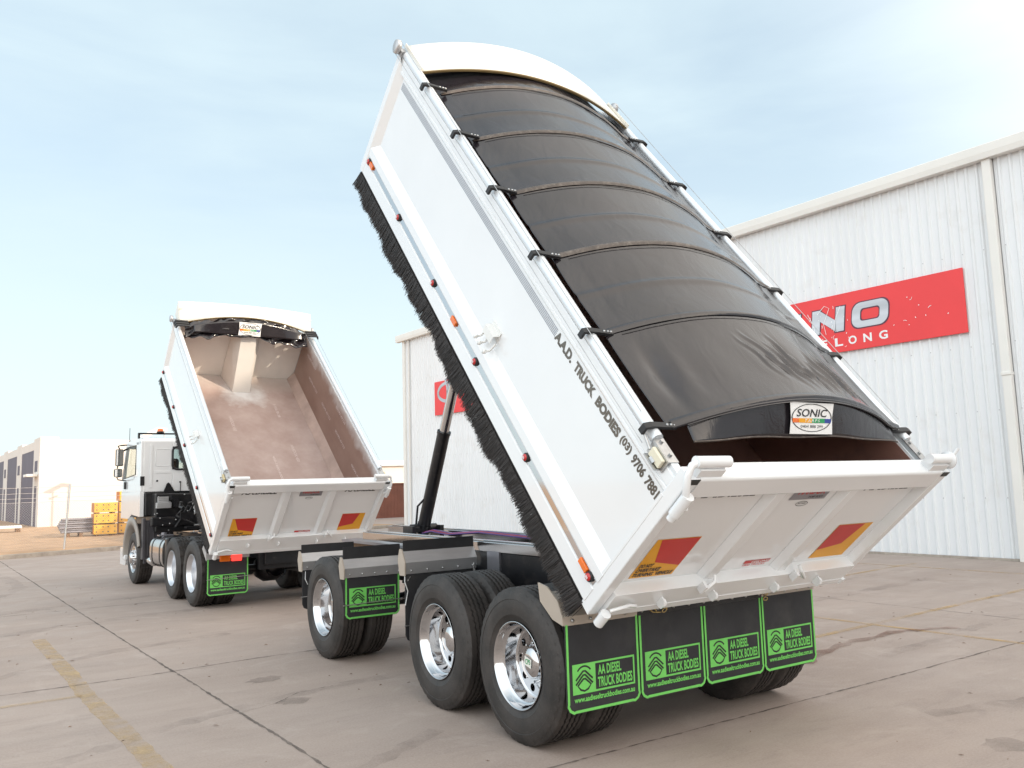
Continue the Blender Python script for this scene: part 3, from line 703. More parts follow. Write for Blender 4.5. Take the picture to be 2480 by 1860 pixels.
# ------------------------------------------------------------------ mud flaps
def flap(parent, x0, x1, zt, zb, y, h=0., name='mud_flap', lean=0.):
    """rubber flap facing -y with green print; x0<x1 seen from behind"""
    fl = MB(); W_ = x1-x0; H_ = zt-zb; r = .055
    pts = [(x0, zt), (x1, zt), (x1, zb+r)]+[(x1-r+r*cos(a), zb+r-r*sin(a)) for a in (pi/8, pi/4, 3*pi/8)]+[(x1-r, zb), (x0+r, zb)]+[(x0+r-r*sin(a), zb+r-r*cos(a)) for a in (pi/8, pi/4, 3*pi/8)]+[(x0, zb+r)]
    # gentle hang: bottom swings back a little
    fl.prism(pts, 1, y, y+.008); 
    o = fl.build(name, 'rubberflap', parent)
    g_ = MB(); d = Dec(g_, (x0, y, zb), (1, 0, 0), (0, 0, 1), (0, -1, 0)); i = .012
    q = [(i, H_-.0), (i, r+.01)]+[(r+i*.6-(r)*cos(a), r+i*.6-(r)*sin(a)) for a in (.2, pi/4, pi/2-.2)]+[(r+i, i), (W_-r-i, i)]+[(W_-r-i*.6+(r)*sin(a), r+i*.6-(r)*cos(a)) for a in (.2, pi/4, pi/2-.2)]+[(W_-i, r+.01), (W_-i, H_)]
    d.strip(q, .017, .002)
    k = W_/.60; bx0, bx1, by0, by1 = .045*k, W_-.045*k, .115, .30
    sq = bx0+.185
    d.rect(bx0, by0, sq, by1, .002)
    for a in ((sq, by1-.006, bx1, by1-.006), (sq, by0+.006, bx1, by0+.006)): d.strip([a[:2], a[2:]], .012, .002)
    d.strip([(bx1-.006, by0), (bx1-.006, by1)], .012, .0022)
    d.text('AA DIESEL', sq+.022, (by0+by1)/2+.006, sq+.018+(bx1-sq)*.60, by1-.024, .002, 0, .028)
    d.text('TRUCK BODIES', sq+.018, by0+.022, bx1-.022, (by0+by1)/2-.007, .002, 0, .028)
    d.text('www.aadieseltruckbodies.com.au', bx0+.01, .066, bx1-.005, .100, .002, 0, .03)
    g1 = g_.build('printing', 'green', o, fixn=False)
    e_ = MB(); d = Dec(e_, (x0, y, zb), (1, 0, 0), (0, 0, 1), (0, -1, 0)); cx, cy, rr = (bx0+sq)/2, (by0+by1)/2, .068
    def ch(oy, w2, t, hgt):
        return [(cx-w2, cy+oy), (cx-w2*.12, cy+oy+hgt), (cx+w2*.12, cy+oy+hgt), (cx+w2, cy+oy)]
    d.ring(cx, cy+.002, rr, rr*1.08, .011, .003, 0, pi*.22, pi*.78, 16)
    for sx in (0, 1): d.ring(cx, cy+.002, rr, rr*1.08, .011, .003, 0, (-.12 if sx else pi*1.0-.35*0)+(0 if sx else 0), (.38 if sx else pi+.12)-(0 if sx else 0), 8) if False else None
    d.strip(ch(-.006, rr*1.0, .0, .052), .012, .0034)
    d.strip(ch(-.034, rr*1.0, .0, .056), .012, .0034)
    d.strip([(cx-rr*.78, cy-.040), (cx-.008, cy-.002), (cx+.008, cy-.002), (cx+rr*.78, cy-.040), (cx+rr*.45, cy-.066), (cx, cy-.076), (cx-rr*.45, cy-.066)], .012, .0034, closed=True)
    e_.build('emblem', 'ink', o, fixn=False)
    return o

def rod(parent, pts, r=.005, m='steel', name='flap_rod'):
    b = MB(); b.tube(pts, r, 6); return b.build(name, m, parent)

# ------------------------------------------------------------------ tipping body (local axes: x across, y along the floor, z away from the floor)
def shift(u, n, x, cu, cn, cx, x0=-1.25):
    k = (x-cx)/(x0-cx); return cu+(u-cu)*k, cn+(n-cn)*k
def body(root, loc, rx, L, H, truck=False):
    def B(mb, name, mats, **kw):
        return place(mb.build(name, mats, root, **kw), loc, rx)
    def under(o, mb, name, mats, **kw):       # sub-part of a part already placed
        return mb.build(name, mats, o, **kw)
    zb = -.0; PX = 1.205
    bt = -.12 if truck else -.035
    HS = H-.095 if not truck else H-.07
    # side walls
    for s in (-1, 1):
        b = MB()
        pr = [(1.25, 0), (1.25, .118), (1.238, .122), (1.238, .176), (1.25, .18), (1.25, .25), (PX, .33), (PX, HS-.135), (1.232, HS-.105), (1.232, HS-.085), (1.226, HS-.083), (1.226, HS-.077), (1.232, HS-.075), (1.232, HS), (1.165, HS), (1.165, .1), (1.15, 0)]
        b.prism([(s*x, z) for x, z in pr], 1, 0, L)
        # front and rear edge frames
        for (ua, ub, uc, ud) in ((L, L-.07, L-.12, L-.17),):
            b.add([(s*1.253, ua+.002, -.002), (s*1.253, ub, -.002), (s*PX, ud, .25), (s*PX, ua, .25), (s*1.253, ua+.002, HS+.001), (s*1.253, ub, HS+.001), (s*PX, ud, HS-.135), (s*PX, ua, HS-.135)],
                  [(0, 1, 5, 4), (1, 2, 6, 5), (0, 4, 7, 3), (0, 3, 2, 1), (4, 5, 6, 7)])
        b.box((s*PX, 0, .25), (s*1.248, .022, HS-.12))
        w_ = B(b, 'side_wall', 'white', bevel=.006)
        if s < 0: sw = w_
        b = MB(); b.box((s*1.2385, .02, .126), (s*1.244, L-.03, .172)); under(w_, b, 'trim_strip', 'chrome', bevel=.002)
        b = MB(); b.box((s*1.16, .12, .10), (s*1.1655, L-.06, HS-.02)); under(w_, b, 'wear_plate', 'wallsteel' if truck else 'primer')
        if truck:
            b = MB(); b.prism([(s*1.16, .1), (s*1.16, .26), (s*1.05, .1)], 1, .1, L-.06); under(w_, b, 'floor_fillet', 'fillet')
        # guide tube
        b = MB(); b.tube([(s*1.205, .28, HS+.03), (s*1.205, L-.08, HS+.03)], .036, 18); b.box((s*1.17, .03, HS), (s*1.225, .28, HS+.03)); B(b, 'guide_tube', 'tube')
        # marker lamps
        n_l = 6 if not truck else 5; step = .982 if not truck else 1.03
        for k in range(n_l):
            u = .07+step*k
            if s > 0: continue
            b = MB(); b.lathe([(0, .032), (-.014, .032), (-.02, .026)], 20, 'x', (s*1.244, u, .147)); o = B(b, 'marker_lamp', 'blackmatt')
            b = MB(); b.lathe([(-.02, .025), (-.03, .018), (-.032, 0)], 16, 'x', (s*1.244, u, .147)); under(o, b, 'red_lens', 'redlens')
            b = MB(); b.box((s*1.276, u-.013, .139), (s*1.279, u+.011, .155)); under(o, b, 'lens_mark', 'lenswhite')
        if s < 0 and not truck:
            for u in (.155, 2.517, 4.9):
                b = MB(); b.box((-1.244, u-.048, .128), (-1.262, u+.048, .168)); B(b, 'amber_reflector', 'orange', bevel=.004)
        # bristle strip
        b = MB(); rnd = random.Random(17+s)
        b.box((s*1.225, .0, -.05), (s*1.24, L-.02, .004)); nb = int(2600*L/(1 if s < 0 else 6))
        ph = [rnd.uniform(0, 6) for _ in range(4)]
        for k in range(nb):
            u = rnd.uniform(0, L-.02); wv = .018*sin(u*3.1+ph[0])+.016*sin(u*7.7+ph[1])+.012*sin(u*17+ph[2])+.01*(u-L/2)/L
            ln = (.20 if not truck else .16)+wv+rnd.uniform(-.02, .006)
            x = s*(1.2325+rnd.uniform(-.02, .02)); du = rnd.gauss(.035, .007)+.012*sin(u*9); dx = rnd.gauss(0, .012); wd = rnd.uniform(.0025, .006)
            b.add([(x, u-wd/2, -.02), (x, u+wd/2, -.02), (x+dx+rnd.uniform(-.002, .002), u+du+wd*.2, -ln), (x+dx, u+du-wd*.2, -ln-.004)], [(0, 1, 2, 3)])
        B(b, 'brush_strip', 'brush', fixn=False)
    # shovel hook on the left side
    u0, n0 = (2.03, .40) if not truck else (1.78, .62)
    hk = empty('hook_bracket', (0, 0, 0), 0, root); place(hk, loc, rx)
    b = MB(); b.prism([(u0-.075, n0+.075), (u0+.075, n0+.075), (u0+.075, n0-.0), (u0-.075, n0-.0)], 0, -PX, -PX-.006)
    b.add([(-PX, u0+.075, n0+.05), (-PX, u0-.075, n0+.05), (-PX-.06, u0-.075, n0+.04), (-PX-.06, u0+.075, n0+.04), (-PX-.06, u0-.075, n0-.02), (-PX-.06, u0+.075, n0-.02)], [(0, 1, 2, 3), (3, 2, 4, 5)])
    b.build('hook_cover', 'white2', hk, solid=.006)
    b = MB()
    for uu in (u0-.1, u0, u0+.075):
        b.tube([(-PX-.03, uu, n0), (-PX-.05, uu, n0-.06), (-PX-.085, uu, n0-.075), (-PX-.10, uu, n0-.06)], .009, 8); b.lathe([(0, .0), (0, .016), (-.02, .016), (-.02, 0)], 12, 'x', (-PX-.085, uu, n0-.075))
    b.build('hook', 'white2', hk)
    # floor, cross members, front wall
    b = MB(); b.box((-1.165, .03, .02), (1.165, L-.05, .098)); fl = B(b, 'floor', 'floorsteel' if truck else 'primer')
    b = MB()
    for k in range(12): u = .2+k*(L-.4)/11; b.box((-1.15, u, -.06), (1.15, u+.06, .018))
    b.box((-.45, .1, -.12), (-.38, L-.2, -.0)); b.box((.38, .1, -.12), (.45, L-.2, -.0)); B(b, 'floor_bearer', 'white2')
    b = MB(); b.box((-1.246, L+.001, .002), (1.246, L+.03, HS-.003)); b.box((-1.16, L-.045, .002), (1.16, L+.0005, HS-.003)); B(b, 'front_wall', 'bodywhite' if truck else 'white', bevel=.006)
    # tailgate: frame, panel, ribs
    tg = empty('tailgate', (0, 0, 0), 0, root); place(tg, loc, rx)
    T = H-.0
    b = MB(); b.box((-1.17, -.012, bt+.1), (1.17, .03, T-.06)); b.build('tailgate_panel', 'white', tg)
    b = MB(); b.prism([(-.075, T-.155), (-.075, T-.012), (-.062, T), (.045, T), (.045, T-.155)], 0, -1.16, 1.16); b.build('top_beam', 'white', tg, bevel=.008)
    for s in (-1, 1):
        b = MB(); b.prism([(s*1.245, -.075), (s*1.245, .02), (s*1.165, .02), (s*1.15, -.012), (s*1.165, -.075)], 2, bt, T-.004); 
        b.build('side_post', 'white', tg, bevel=.007)
    for s, xa, xb in ((-1, -.43, -.27), (1, .28, .44)):
        b = MB(); b.prism([(xa, -.012), (xa+.035, -.062), (xb-.035, -.062), (xb, -.012)], 2, .16, T-.156); b.build('rib', 'white', tg, bevel=.005)
    b = MB(); b.box((-1.163, -.1, bt+.0), (1.163, .02, .175)); b.box((-1.163, -.104, bt-.0), (1.163, -.1, bt+.055)); b.build('bottom_beam', 'white', tg, bevel=.009)
    for x in (-.74, -.28, .33, .80):
        b = MB(); b.prism([(-.1, .10), (-.14, .10), (-.155, .075), (-.15, .04), (-.12, .03), (-.1, .035)], 0, x-.006, x+.006)
        b.lathe([(-.008, .0), (-.008, .03), (.008, .03), (.008, 0)], 20, 'x', (x+.01, -.125, .07)); b.build('chain_hook', 'white', tg, bevel=.003)
    for x, s in ((-.40, 1), (.50, -1)):
        b = MB(); b.tube([(x-.06*s, -.105, .15), (x-.05*s, -.14, .17), (x+.02*s, -.12, .23), (x+.03*s, -.085, .25)], .014, 8)
        b.prism([(x-.07, -.10), (x-.075, -.15), (x-.05, -.15), (x-.045, -.10)], 2, .15, .22); b.build('catch_handle', 'white', tg, bevel=.003)
    # pins and pivots
    for s in (-1, 1):
        b = MB()
        b.tube([(s*.97, -.02, T+.075), (s*1.0, -.02, T+.075), (s*1.22, -.02, T+.075)], .033, 18); b.box((s*1.0, -.06, T-.01), (s*1.19, .02, T+.05))
        if s < 0 or truck:
            b.tube([(s*1.2, -.02, T+.075), (s*1.245, -.03, T+.06), (s*1.262, -.06, T+.01), (s*1.255, -.1, T-.05), (s*1.24, -.115, T-.1)], .021, 12)
            b.tube([(s*1.232, -.118, T-.08), (s*1.232, -.118, T-.23)], .035, 18); b.tube([(s*1.232, -.118, T-.23), (s*1.232, -.118, T-.27)], .026, 14)
            b.tube([(s*1.19, -.12, T-.19), (s*1.17, -.12, T-.19)], .012, 8)
        else:
            b.lathe([(0, 0), (0, .06), (.02, .06), (.02, 0)], 24, 'x', (s*1.2, -.02, T+.06)); b.tube([(s*1.22, -.02, T+.09), (s*1.24, .0, T+.16)], .014, 8)
        b.build('top_pin', 'white', tg)
        b = MB(); b.box((s*1.168, -.079, T-.04), (s*1.24, -.0755, T-.0)); b.build('post_cap', 'ink', tg)
        b = MB(); b.tube([(s*1.185, -.135, bt-.015), (s*1.185, -.135, bt+.085)], .034, 16) if s < 0 else b.box((1.16, -.11, bt), (1.2, -.08, bt+.05))
        if s < 0: b.tube([(s*1.16, -.13, bt+.10), (s*1.10, -.14, bt+.135), (s*1.03, -.13, bt+.135), (s*.95, -.12, bt+.10)], .012, 8)
        b.build('bottom_pin', 'white', tg)
    # decals
    b = MB(); d = Dec(b, (0, -.012, 0), (1, 0, 0), (0, 0, 1), (0, -1, 0))
    off = -.06 if truck else 0.0
    y0, y1 = .208+off, .582+off
    d.rect(-1.035, y0, -.675, y1, .002, 0)
    d.poly([(-1.0, y1-.004), (-.679, y1-.004), (-.679, y0+.095), (-.915, y0+.15)], .003, 1)
    for i, (t, wd) in enumerate((('DO NOT', .115), ('OVERTAKE', .2), ('TURNING  VEHICLE', .33))):
        d.text(t, -1.022, y0+.104-i*.045, -1.022+wd, y0+.140-i*.045, .005, 2, .035, .15)
    b.build('marker_plate', ['yellow', 'red', 'ink'], tg, fixn=False)
    b = MB(); d = Dec(b, (0, -.012, 0), (1, 0, 0), (0, 0, 1), (0, -1, 0)); d.rect(.67, y0, 1.06, y1, .002, 0)
    d.poly([(.674, y1-.004), (.97, y1-.004), (.905, y0+.15), (.674, y0+.095)], .003, 1); b.build('marker_plate', ['yellow', 'red'], tg, fixn=False)
    b = MB(); d = Dec(b, (0, -.012, 0), (1, 0, 0), (0, 0, 1), (0, -1, 0))
    ya = T-.235
    d.text('A.A.DIESEL', -1.02, ya, -.50, ya+.085, .002, 0, .03, .35); b.build('lettering', 'ink', tg, fixn=False)
    b = MB(); d = Dec(b, (0, -.012, 0), (1, 0, 0), (0, 0, 1), (0, -1, 0)); d.text('A.A.DIESEL', .56, ya, 1.07, ya+.085, .002, 0, .03, .35); b.build('lettering', 'ink', tg, fixn=False)
    b = MB(); d = Dec(b, (0, -.012, 0), (1, 0, 0), (0, 0, 1), (0, -1, 0))
    d.rect(-.145, T-.295, .205, T-.165, .002, 0); d.text('HARDOX', -.10, T-.245, .16, T-.18, .003, 1, .02); d.text('IN MY BODY', .03, T-.28, .17, T-.26, .003, 2, .01)
    d.ring(.02, T-.335, .055, .022, .004, .002, 2); d.text('SONIC', -.02, T-.338, .06, T-.325, .002, 2, .02)
    b.build('maker_plate', ['lav', 'red', 'ink'], tg, fixn=False)
    b = MB(); d = Dec(b, (0, -.012, 0), (1, 0, 0), (0, 0, 1), (0, -1, 0)); yg = .2+off*.8
    d.rect(-.03, yg+.028, .225, yg+.062, .002, 0); d.text('GEELONG', .04, yg+.034, .215, yg+.056, .003, 1, .02); d.text('1800 TRUCKS', -.02, yg, .2, yg+.022, .002, 0, .01)
    b.build('dealer_sticker', ['red', 'signwhite'], tg, fixn=False)
    # side lettering and stripes
    if not truck:
        b = MB(); d = Dec(b, (-PX, 0, 0), (0, -1, 0), (0, 0, 1), (-1, 0, 0)); nl, nh = .862, .930
        for t, ua, ub in (('A.A.D.', 1.44, 1.185), ('TRUCK', 1.14, .865), ('BODIES', .825, .525)): d.text(t, -ua, nl, -ub, nh, .002, 0, .055)
        for t, ua, ub in (('(03)', .500, .38), ('9706', .35, .212), ('7881', .185, .055)): d.text(t, -ua, nl, -ub, nh, .002, 0, .04)
        place(b.build('lettering', 'inkbrown', root, fixn=False), loc, rx)
        b = MB()
        for k in range(5):
            z0 = .872+k*.0125; d = Dec(b, (-PX, 0, 0), (0, 1, 0), (0, 0, 1), (-1, 0, 0)); d.rect(1.44, z0, L-.19, z0+.006, .0015)
        place(b.build('pinstripe', 'lav', root, fixn=False), loc, rx)
    # hood
    hr = .24
    def hood(i, j, du=0, dz=0):
        if truck:
            x = -1.2+2.4*i; a = 1-(x/1.2)**2; ua, na = L-.18, H+.02+.24*a; ub, nb_ = L+.12, H+.28+.05*a
        else:
            x = -1.2+2.4*i; a = 1-(x/1.2)**2; ua, na = L-.45, H-.035+.215*a; ub, nb_ = L+.04, H-.03+.245*a
        return (x, ua+(ub-ua)*j, na+(nb_-na)*j)
    b = MB(); b.grid(hood, 40, 4); hd = B(b, 'rain_hood', 'cream', solid=.006)
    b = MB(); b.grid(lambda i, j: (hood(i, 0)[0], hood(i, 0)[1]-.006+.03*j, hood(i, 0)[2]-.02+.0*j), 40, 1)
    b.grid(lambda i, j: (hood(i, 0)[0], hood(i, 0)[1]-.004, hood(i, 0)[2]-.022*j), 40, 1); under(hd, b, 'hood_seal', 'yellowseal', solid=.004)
    for s in (-1, 1):
        b = MB()
        e0, e1 = hood(0 if s < 0 else 1, 0), hood(0 if s < 0 else 1, 1)
        b.add([(s*1.2, e0[1], H), e0, e1, (s*1.2, e1[1], H)], [(0, 1, 2, 3)]); under(hd, b, 'hood_cheek', 'cream', solid=.006)
    b = MB(); b.grid(lambda i, j: (hood(i, 1)[0], L+.0, H-.02+(hood(i, .8)[2]-H+.02)*j), 30, 1); under(hd, b, 'hood_front', 'cream', solid=.006)
    # end pulleys and cables
    for s in (-1, 1):
        b = MB(); b.lathe([(0, 0), (0, .055), (s*.012, .058), (s*.03, .058), (s*.042, .055), (s*.042, 0)], 28, 'x', (s*1.262, L+.01, HS+.055)); b.box((s*1.2, L-.06, HS), (s*1.26, L+.03, HS+.05)); B(b, 'cable_pulley', 'alloy')
        b = MB(); b.tube([(s*1.285, L+.0, HS+.0), (s*1.275, .3, HS-.02)], .0028, 5); b.tube([(s*1.275, L+.0, HS+.11), (s*1.255, L/2, HS+.085), (s*1.25, .45, HS+.075)], .0028, 5); B(b, 'tarp_cable', 'steel')
        b = MB(); b.box((s*1.165, .10, HS+.031), (s*1.235, .30, HS+.036)); b.box((s*1.236, .10, HS-.05), (s*1.242, .27, HS+.036)); b.box((s*1.243, .12, HS-.05), (s*1.285, .24, HS-.04))
        b.tube([(s*1.262, .24, HS-.01), (s*1.262, .38, HS+.03)], .008, 8); b.tube([(s*1.262, .16, HS-.035), (s*1.262, .20, HS-.035)], .018, 8); b.tube([(s*1.2, .15, HS+.03), (s*1.2, .15, HS+.05)], .012, 6); b.tube([(s*1.2, .25, HS+.03), (s*1.2, .25, HS+.05)], .012, 6)
        B(b, 'cable_anchor', 'steel')
        b = MB(); b.box((s*1.244, .12, HS-.035), (s*1.268, .23, HS+.022)); B(b, 'cable_box', 'brassy' if truck else 'tubeyel', bevel=.003)
    return sw, tg, fl
M['yellowseal'] = mat('hood_edge_brown', (.16, .11, .04), .6)  # dark yellow-brown strip along the hood's rear edge
M['brassy'] = mat('gold_box', (.6, .5, .3), .35, .6)
M['tubeyel'] = mat('cream_box', (.75, .7, .55), .35, .2)

# ------------------------------------------------------------------ trailer
TR = tag(empty('tipping_trailer', (0, 0, 0)), 'white three axle dog trailer with its body tipped high under a black tarp', 'trailer')
TL_, TH_ = 5.13, 1.18
loc, rx = (0, -.9429, 1.0303), .8575
WARP = .0195
sw, tg, fl = body(TR, loc, rx, TL_, TH_)
BOWS = [.345+.81*k for k in range(6)]
def tz(x, u=.4):
    p = 1.185+.235*(1-(x/1.02)**2)
    if x < -.93: p = 1.2246-(-.93-x)/.17*.075
    if x > .93: p = 1.2246-(x-.93)/.2*.05
    return p/(1+.0195*u*.6)
U0, U1 = .34, 4.95
rc = random.Random(12)
CREASE = []
for k in range(13):
    a0 = -.25+.085*k+rc.uniform(-.03, .03); l0 = rc.uniform(.16, .34); u_ = .42+l0+rc.uniform(0, .2)
    CREASE.append((a0, u_+.1, a0+l0*rc.uniform(.45, .75), u_-l0, rc.uniform(.018, .034), rc.uniform(.012, .022)))
def tarp_pt(i, j):
    x = -1.10+2.23*i; u = U0+(U1-U0)*j; z = tz(x, u)
    k = (u-BOWS[0])/.81; f = k-math.floor(k)
    if u > BOWS[-1]+.01: f = min(.5, (u-BOWS[-1])/.81)
    sag = sin(pi*f)**.7*.022 if f > 0 else 0
    if 1 <= k < 6: sag -= .012*math.exp(-((f-.5)/.035)**2)      # stitched line midway
    edge = max(0, (abs(x)-.95)/.15)
    z -= sag*(1-edge*.5)
    if u < BOWS[1]:
        m1 = math.exp(-((u-.72)/.24)**2)
        mx = 1/(1+math.exp(-(x+.12)/.12))*(1-max(0, (x-.72)/.3))
        ph = x*42+u*7+2.2*sin(u*5+x*3)+1.1*sin(x*9+1)
        for cx0, cu0, cx1, cu1, hh, ww in CREASE:
            tt = ((x-cx0)*(cx1-cx0)+(u-cu0)*(cu1-cu0))/((cx1-cx0)**2+(cu1-cu0)**2)
            if -.15 < tt < 1.1:
                px_, pu_ = cx0+tt*(cx1-cx0), cu0+tt*(cu1-cu0); dd = sqrt((x-px_-.012*sin(tt*9+cx0*7))**2+(u-pu_)**2)
                z += hh*max(0, sin(pi*min(1, max(0, (tt+.15)/1.25))))*(math.exp(-(dd/ww)**2)-.55*math.exp(-(dd/ww/1.9)**2))
        z += .003*m1*mx*sin(ph*.3+2)
        z += -.018*math.exp(-((x+.93)/.05)**2)*m1*1.2+.01*math.exp(-((x+.80)/.05)**2)*m1
        z += .004*sin(x*13+u*4)*m1
    z += .0022*sin(x*7+u*9)*sin(u*5-x*3)
    return (x, u, z)
b = MB(); b.grid(tarp_pt, 260, 420)
tp = place(b.build('tarp', 'tarp', TR, fixn=False), loc, rx); md = tp.modifiers.new('s', 'SOLIDIFY'); md.thickness = .004; md.offset = -1
b = MB()
for k, u in enumerate(BOWS):
    def st(i, j, u=u):
        x = -1.085+2.205*i; return (x, u-.01+.052*j, tz(x, u)+.005+.010*sin(pi*j))
    b = MB(); b.grid(st, 60, 5); b.grid(lambda i, j, u=u: (-1.0+2.0*i, u-.031+.006*j, tz(-1.0+2.0*i, u)+.0045), 60, 1)
    if k == 0:
        b.tube([(-1.08+2.16*t/40, u-.01, tz(-1.08+2.16*t/40)-.004) for t in range(41)], .012, 8)
    o = b.build('bow_pocket', 'tarpseam' if k > 1 else 'tarp', tp, fixn=False)
# rear valance
def val(i, j):
    x = -.99+1.98*i; q = (x/1.05)**2; t0 = (.345, tz(x)-.012); t1 = (.195+.035*q, 1.232-.09*q)
    wv = .006*sin(x*9)*j+.010*math.exp(-((x-.92)/.06)**2)*sin(j*9)
    return (x, t0[0]+(t1[0]-t0[0])*j+wv, t0[1]+(t1[1]-t0[1])*j)
b = MB(); b.grid(val, 70, 10); vl = b.build('valance', 'tarp', tp, fixn=False, solid=.004)
b = MB(); b.tube([Vector(val(t/50, 1))+Vector((0, -.002, .004)) for t in range(51)], .006, 6); b.build('hem', 'tarpseam', vl)
def sonic(parent, P00, ex, ey, nrm_, name='tarp_sign'):
    b = MB(); d = Dec(b, P00, ex, ey, nrm_)     # unit square coordinates 0..1
    d.poly([(.0, .0), (1.0, .0), (.985, .55), (1.02, 1.0), (-.01, 1.0), (.02, .5)], .001, 0)
    d.ring(.5, .52, .46, .44, .022, .003, 1, seg=48)
    cols = (2, 3, 4, 5, 6, 6)
    for k, ci in enumerate((2, 3, 4, 5, 5, 6)): d.rect(.05+.15*k, .36, .05+.15*(k+1), .5, .0035, ci)
    d.text('SONIC', .14, .55, .86, .80, .004, 1, .012, .18); d.text('TARPS', .33, .385, .68, .475, .0045, 0, .0, .2, 1.3); d.text('0404 888 299', .24, .2, .76, .29, .004, 1, .0)
    return b.build(name, ['signwhite', 'ink', 'orange', 'yellow', 'yellow', 'greenp', 'blue'], parent, fixn=False)
p0 = Vector(val((.5+(-.28)/1.98), 1)); p1 = Vector(val(.5+.14/1.98, 1)); pt0 = Vector(val(.5-.26/1.98, 0)); 
ey_ = (pt0-p0); ey_.x = .0; ex_ = Vector((.41, 0, 0)); nr = ex_.cross(ey_).normalized()
nr = -nr if nr.y > 0 else nr
sonic(vl, p0+nr*.022+ey_*.10, ex_, ey_*.86, nr)
# tarp brackets
for s in (-1, 1):
    for u in BOWS:
        b = MB(); z = TH_-.03
        b.prism([(s*1.05, z-.010), (s*1.05, z+.010), (s*1.24, z+.016), (s*1.285, z+.004), (s*1.29, z-.05), (s*1.27, z-.05), (s*1.265, z-.010), (s*1.235, z-.006)], 1, u-.019, u+.019)
        o = place(b.build('tarp_bracket', 'blackmatt', TR, bevel=.004), loc, rx)
        b = MB()
        for xx in (1.065, 1.09, 1.12): b.lathe([(0, .009), (.006, .009), (.008, 0)], 10, 'z', (s*xx, u, z+.011))
        b.build('bolt', 'steel', o)
WARP = 0.
# hoist
b = MB(); A = Vector((0, 3.60, 1.27)); D = Vector((0, -.51, 1.02)).normalized()
b.tube([A, A+D*1.20], .072, 28); b.tube([A+D*1.17, A+D*1.2], .078, 28); b.tube([A-D*.05, A+D*.06], .078, 24)
ho = b.build('hoist_sleeve', 'black', TR)
b = MB(); b.tube([A+D*1.1, A+D*2.0], .056, 28); b.tube([A+D*2.0, A+D*2.75], .044, 24); b.tube([A+D*2.75, A+D*3.38], .034, 20); b.build('hoist_rod', 'chrome', TR)
b = MB(); b.tube([A+Vector((-.09, .02, -.02)), A+Vector((-.085, -.03, .25)), A+D*.34+Vector((-.07, 0, .02))], .012, 6); b.build('hose', 'blackmatt', ho)
b = MB(); b.tube([(-.16, 3.6, 1.27), (.16, 3.6, 1.27)], .05, 16); b.box((-.2, 3.48, 1.14), (-.15, 3.72, 1.30)); b.box((.15, 3.48, 1.14), (.2, 3.72, 1.30)); b.build('hoist_cradle', 'black', TR)
# chassis
for x, yf in ((-.45, 4.19), (.34, 5.2)):
    b = MB(); b.box((x-.045, -.72, 1.15), (x+.045, yf, 1.236)); b.box((x-.012, -.7, 1.236), (x+.03, yf-.05, 1.252)); b.build('chassis_rail', 'polish', TR, bevel=.006)
    b = MB(); b.box((x-.03, -.70, .74), (x+.03, 3.1, 1.149)); b.box((x-.07, -.70, .74), (x+.07, 3.1, .765)); b.build('chassis_beam', 'black', TR, bevel=.004)
M_ = None
b = MB()
for y in (-.6, .3, 1.35, 2.2, 3.0): b.box((-.42, y, .8), (.31, y+.08, 1.1))
b.box((-.43, -.66, 1.0), (.32, 3.1, 1.04)); b.build('cross_member', 'black', TR)
b = MB(); b.box((-.7, 1.62, .78), (-.49, 2.3, 1.02)); b.box((-.495, 1.33, .86), (-.485, 2.6, 1.15)); b.build('tool_box', 'black', TR, bevel=.01)
b = MB(); b.box((-.5, 1.20, .80), (-.478, 1.40, 1.16)); b.build('side_plate', 'lav', TR)
b = MB(); b.box((-.43, 2.9, 1.085), (.32, 5.0, 1.115)); b.build('deck_plate', 'lav', TR)
# turntable and drawbar
b = MB(); b.lathe([(0, .5), (.05, .5), (.05, .42), (0, .42)], 48, 'z', (-.05, 3.55, 1.02), closed=True); b.box((-.5, 3.15, .96), (.42, 3.25, 1.03)); b.box((-.5, 3.85, .96), (.42, 3.95, 1.03)); b.build('turntable', 'black', TR)
b = MB(); b.box((-.42, 3.0, .74), (-.34, 4.4, .98)); b.box((.28, 3.0, .74), (.36, 4.4, .98)); b.box((-.42, 4.2, .8), (.36, 4.3, .98)); b.build('dolly_frame', 'black', TR, bevel=.004)
b = MB()
b.tube([(-.38, 4.3, .86), (-.02, 6.9, .62)], .045, 10); b.tube([(.32, 4.3, .86), (.02, 6.9, .62)], .045, 10); b.tube([(0, 6.8, .63), (0, 7.45, .6)], .05, 12); b.lathe([(-.03, .05), (.03, .05), (.03, .1), (-.03, .1)], 24, 'z', (0, 7.52, .6), closed=True)
b.build('drawbar', 'black', TR)
b = MB(); b.box((-.32, 3.75, 1.045), (.12, 5.1, 1.06)); b.box((-.30, 4.0, 1.0), (-.26, 5.0, 1.045)); b.box((-.36, 4.1, 1.062), (.05, 4.95, 1.072)); b.build('hinged_plate', 'bearer', TR)
# hoses
for i, (x, m, z) in enumerate(((-.22, 'purple', 1.245), (-.2, 'redhose', 1.252), (-.18, 'purple', 1.258), (-.15, 'ink', 1.24), (-.12, 'steel', 1.25))):
    b = MB(); b.tube([(x+.1, 3.4, z-.02), (x, 3.0, z+.02), (x-.02, 2.6, z+.0), (x, 2.0, z+.04), (x, 1.2, z+.02), (x, .3, z)], .0065 if m != 'steel' else .005, 8); b.build('air_hose', m, TR)
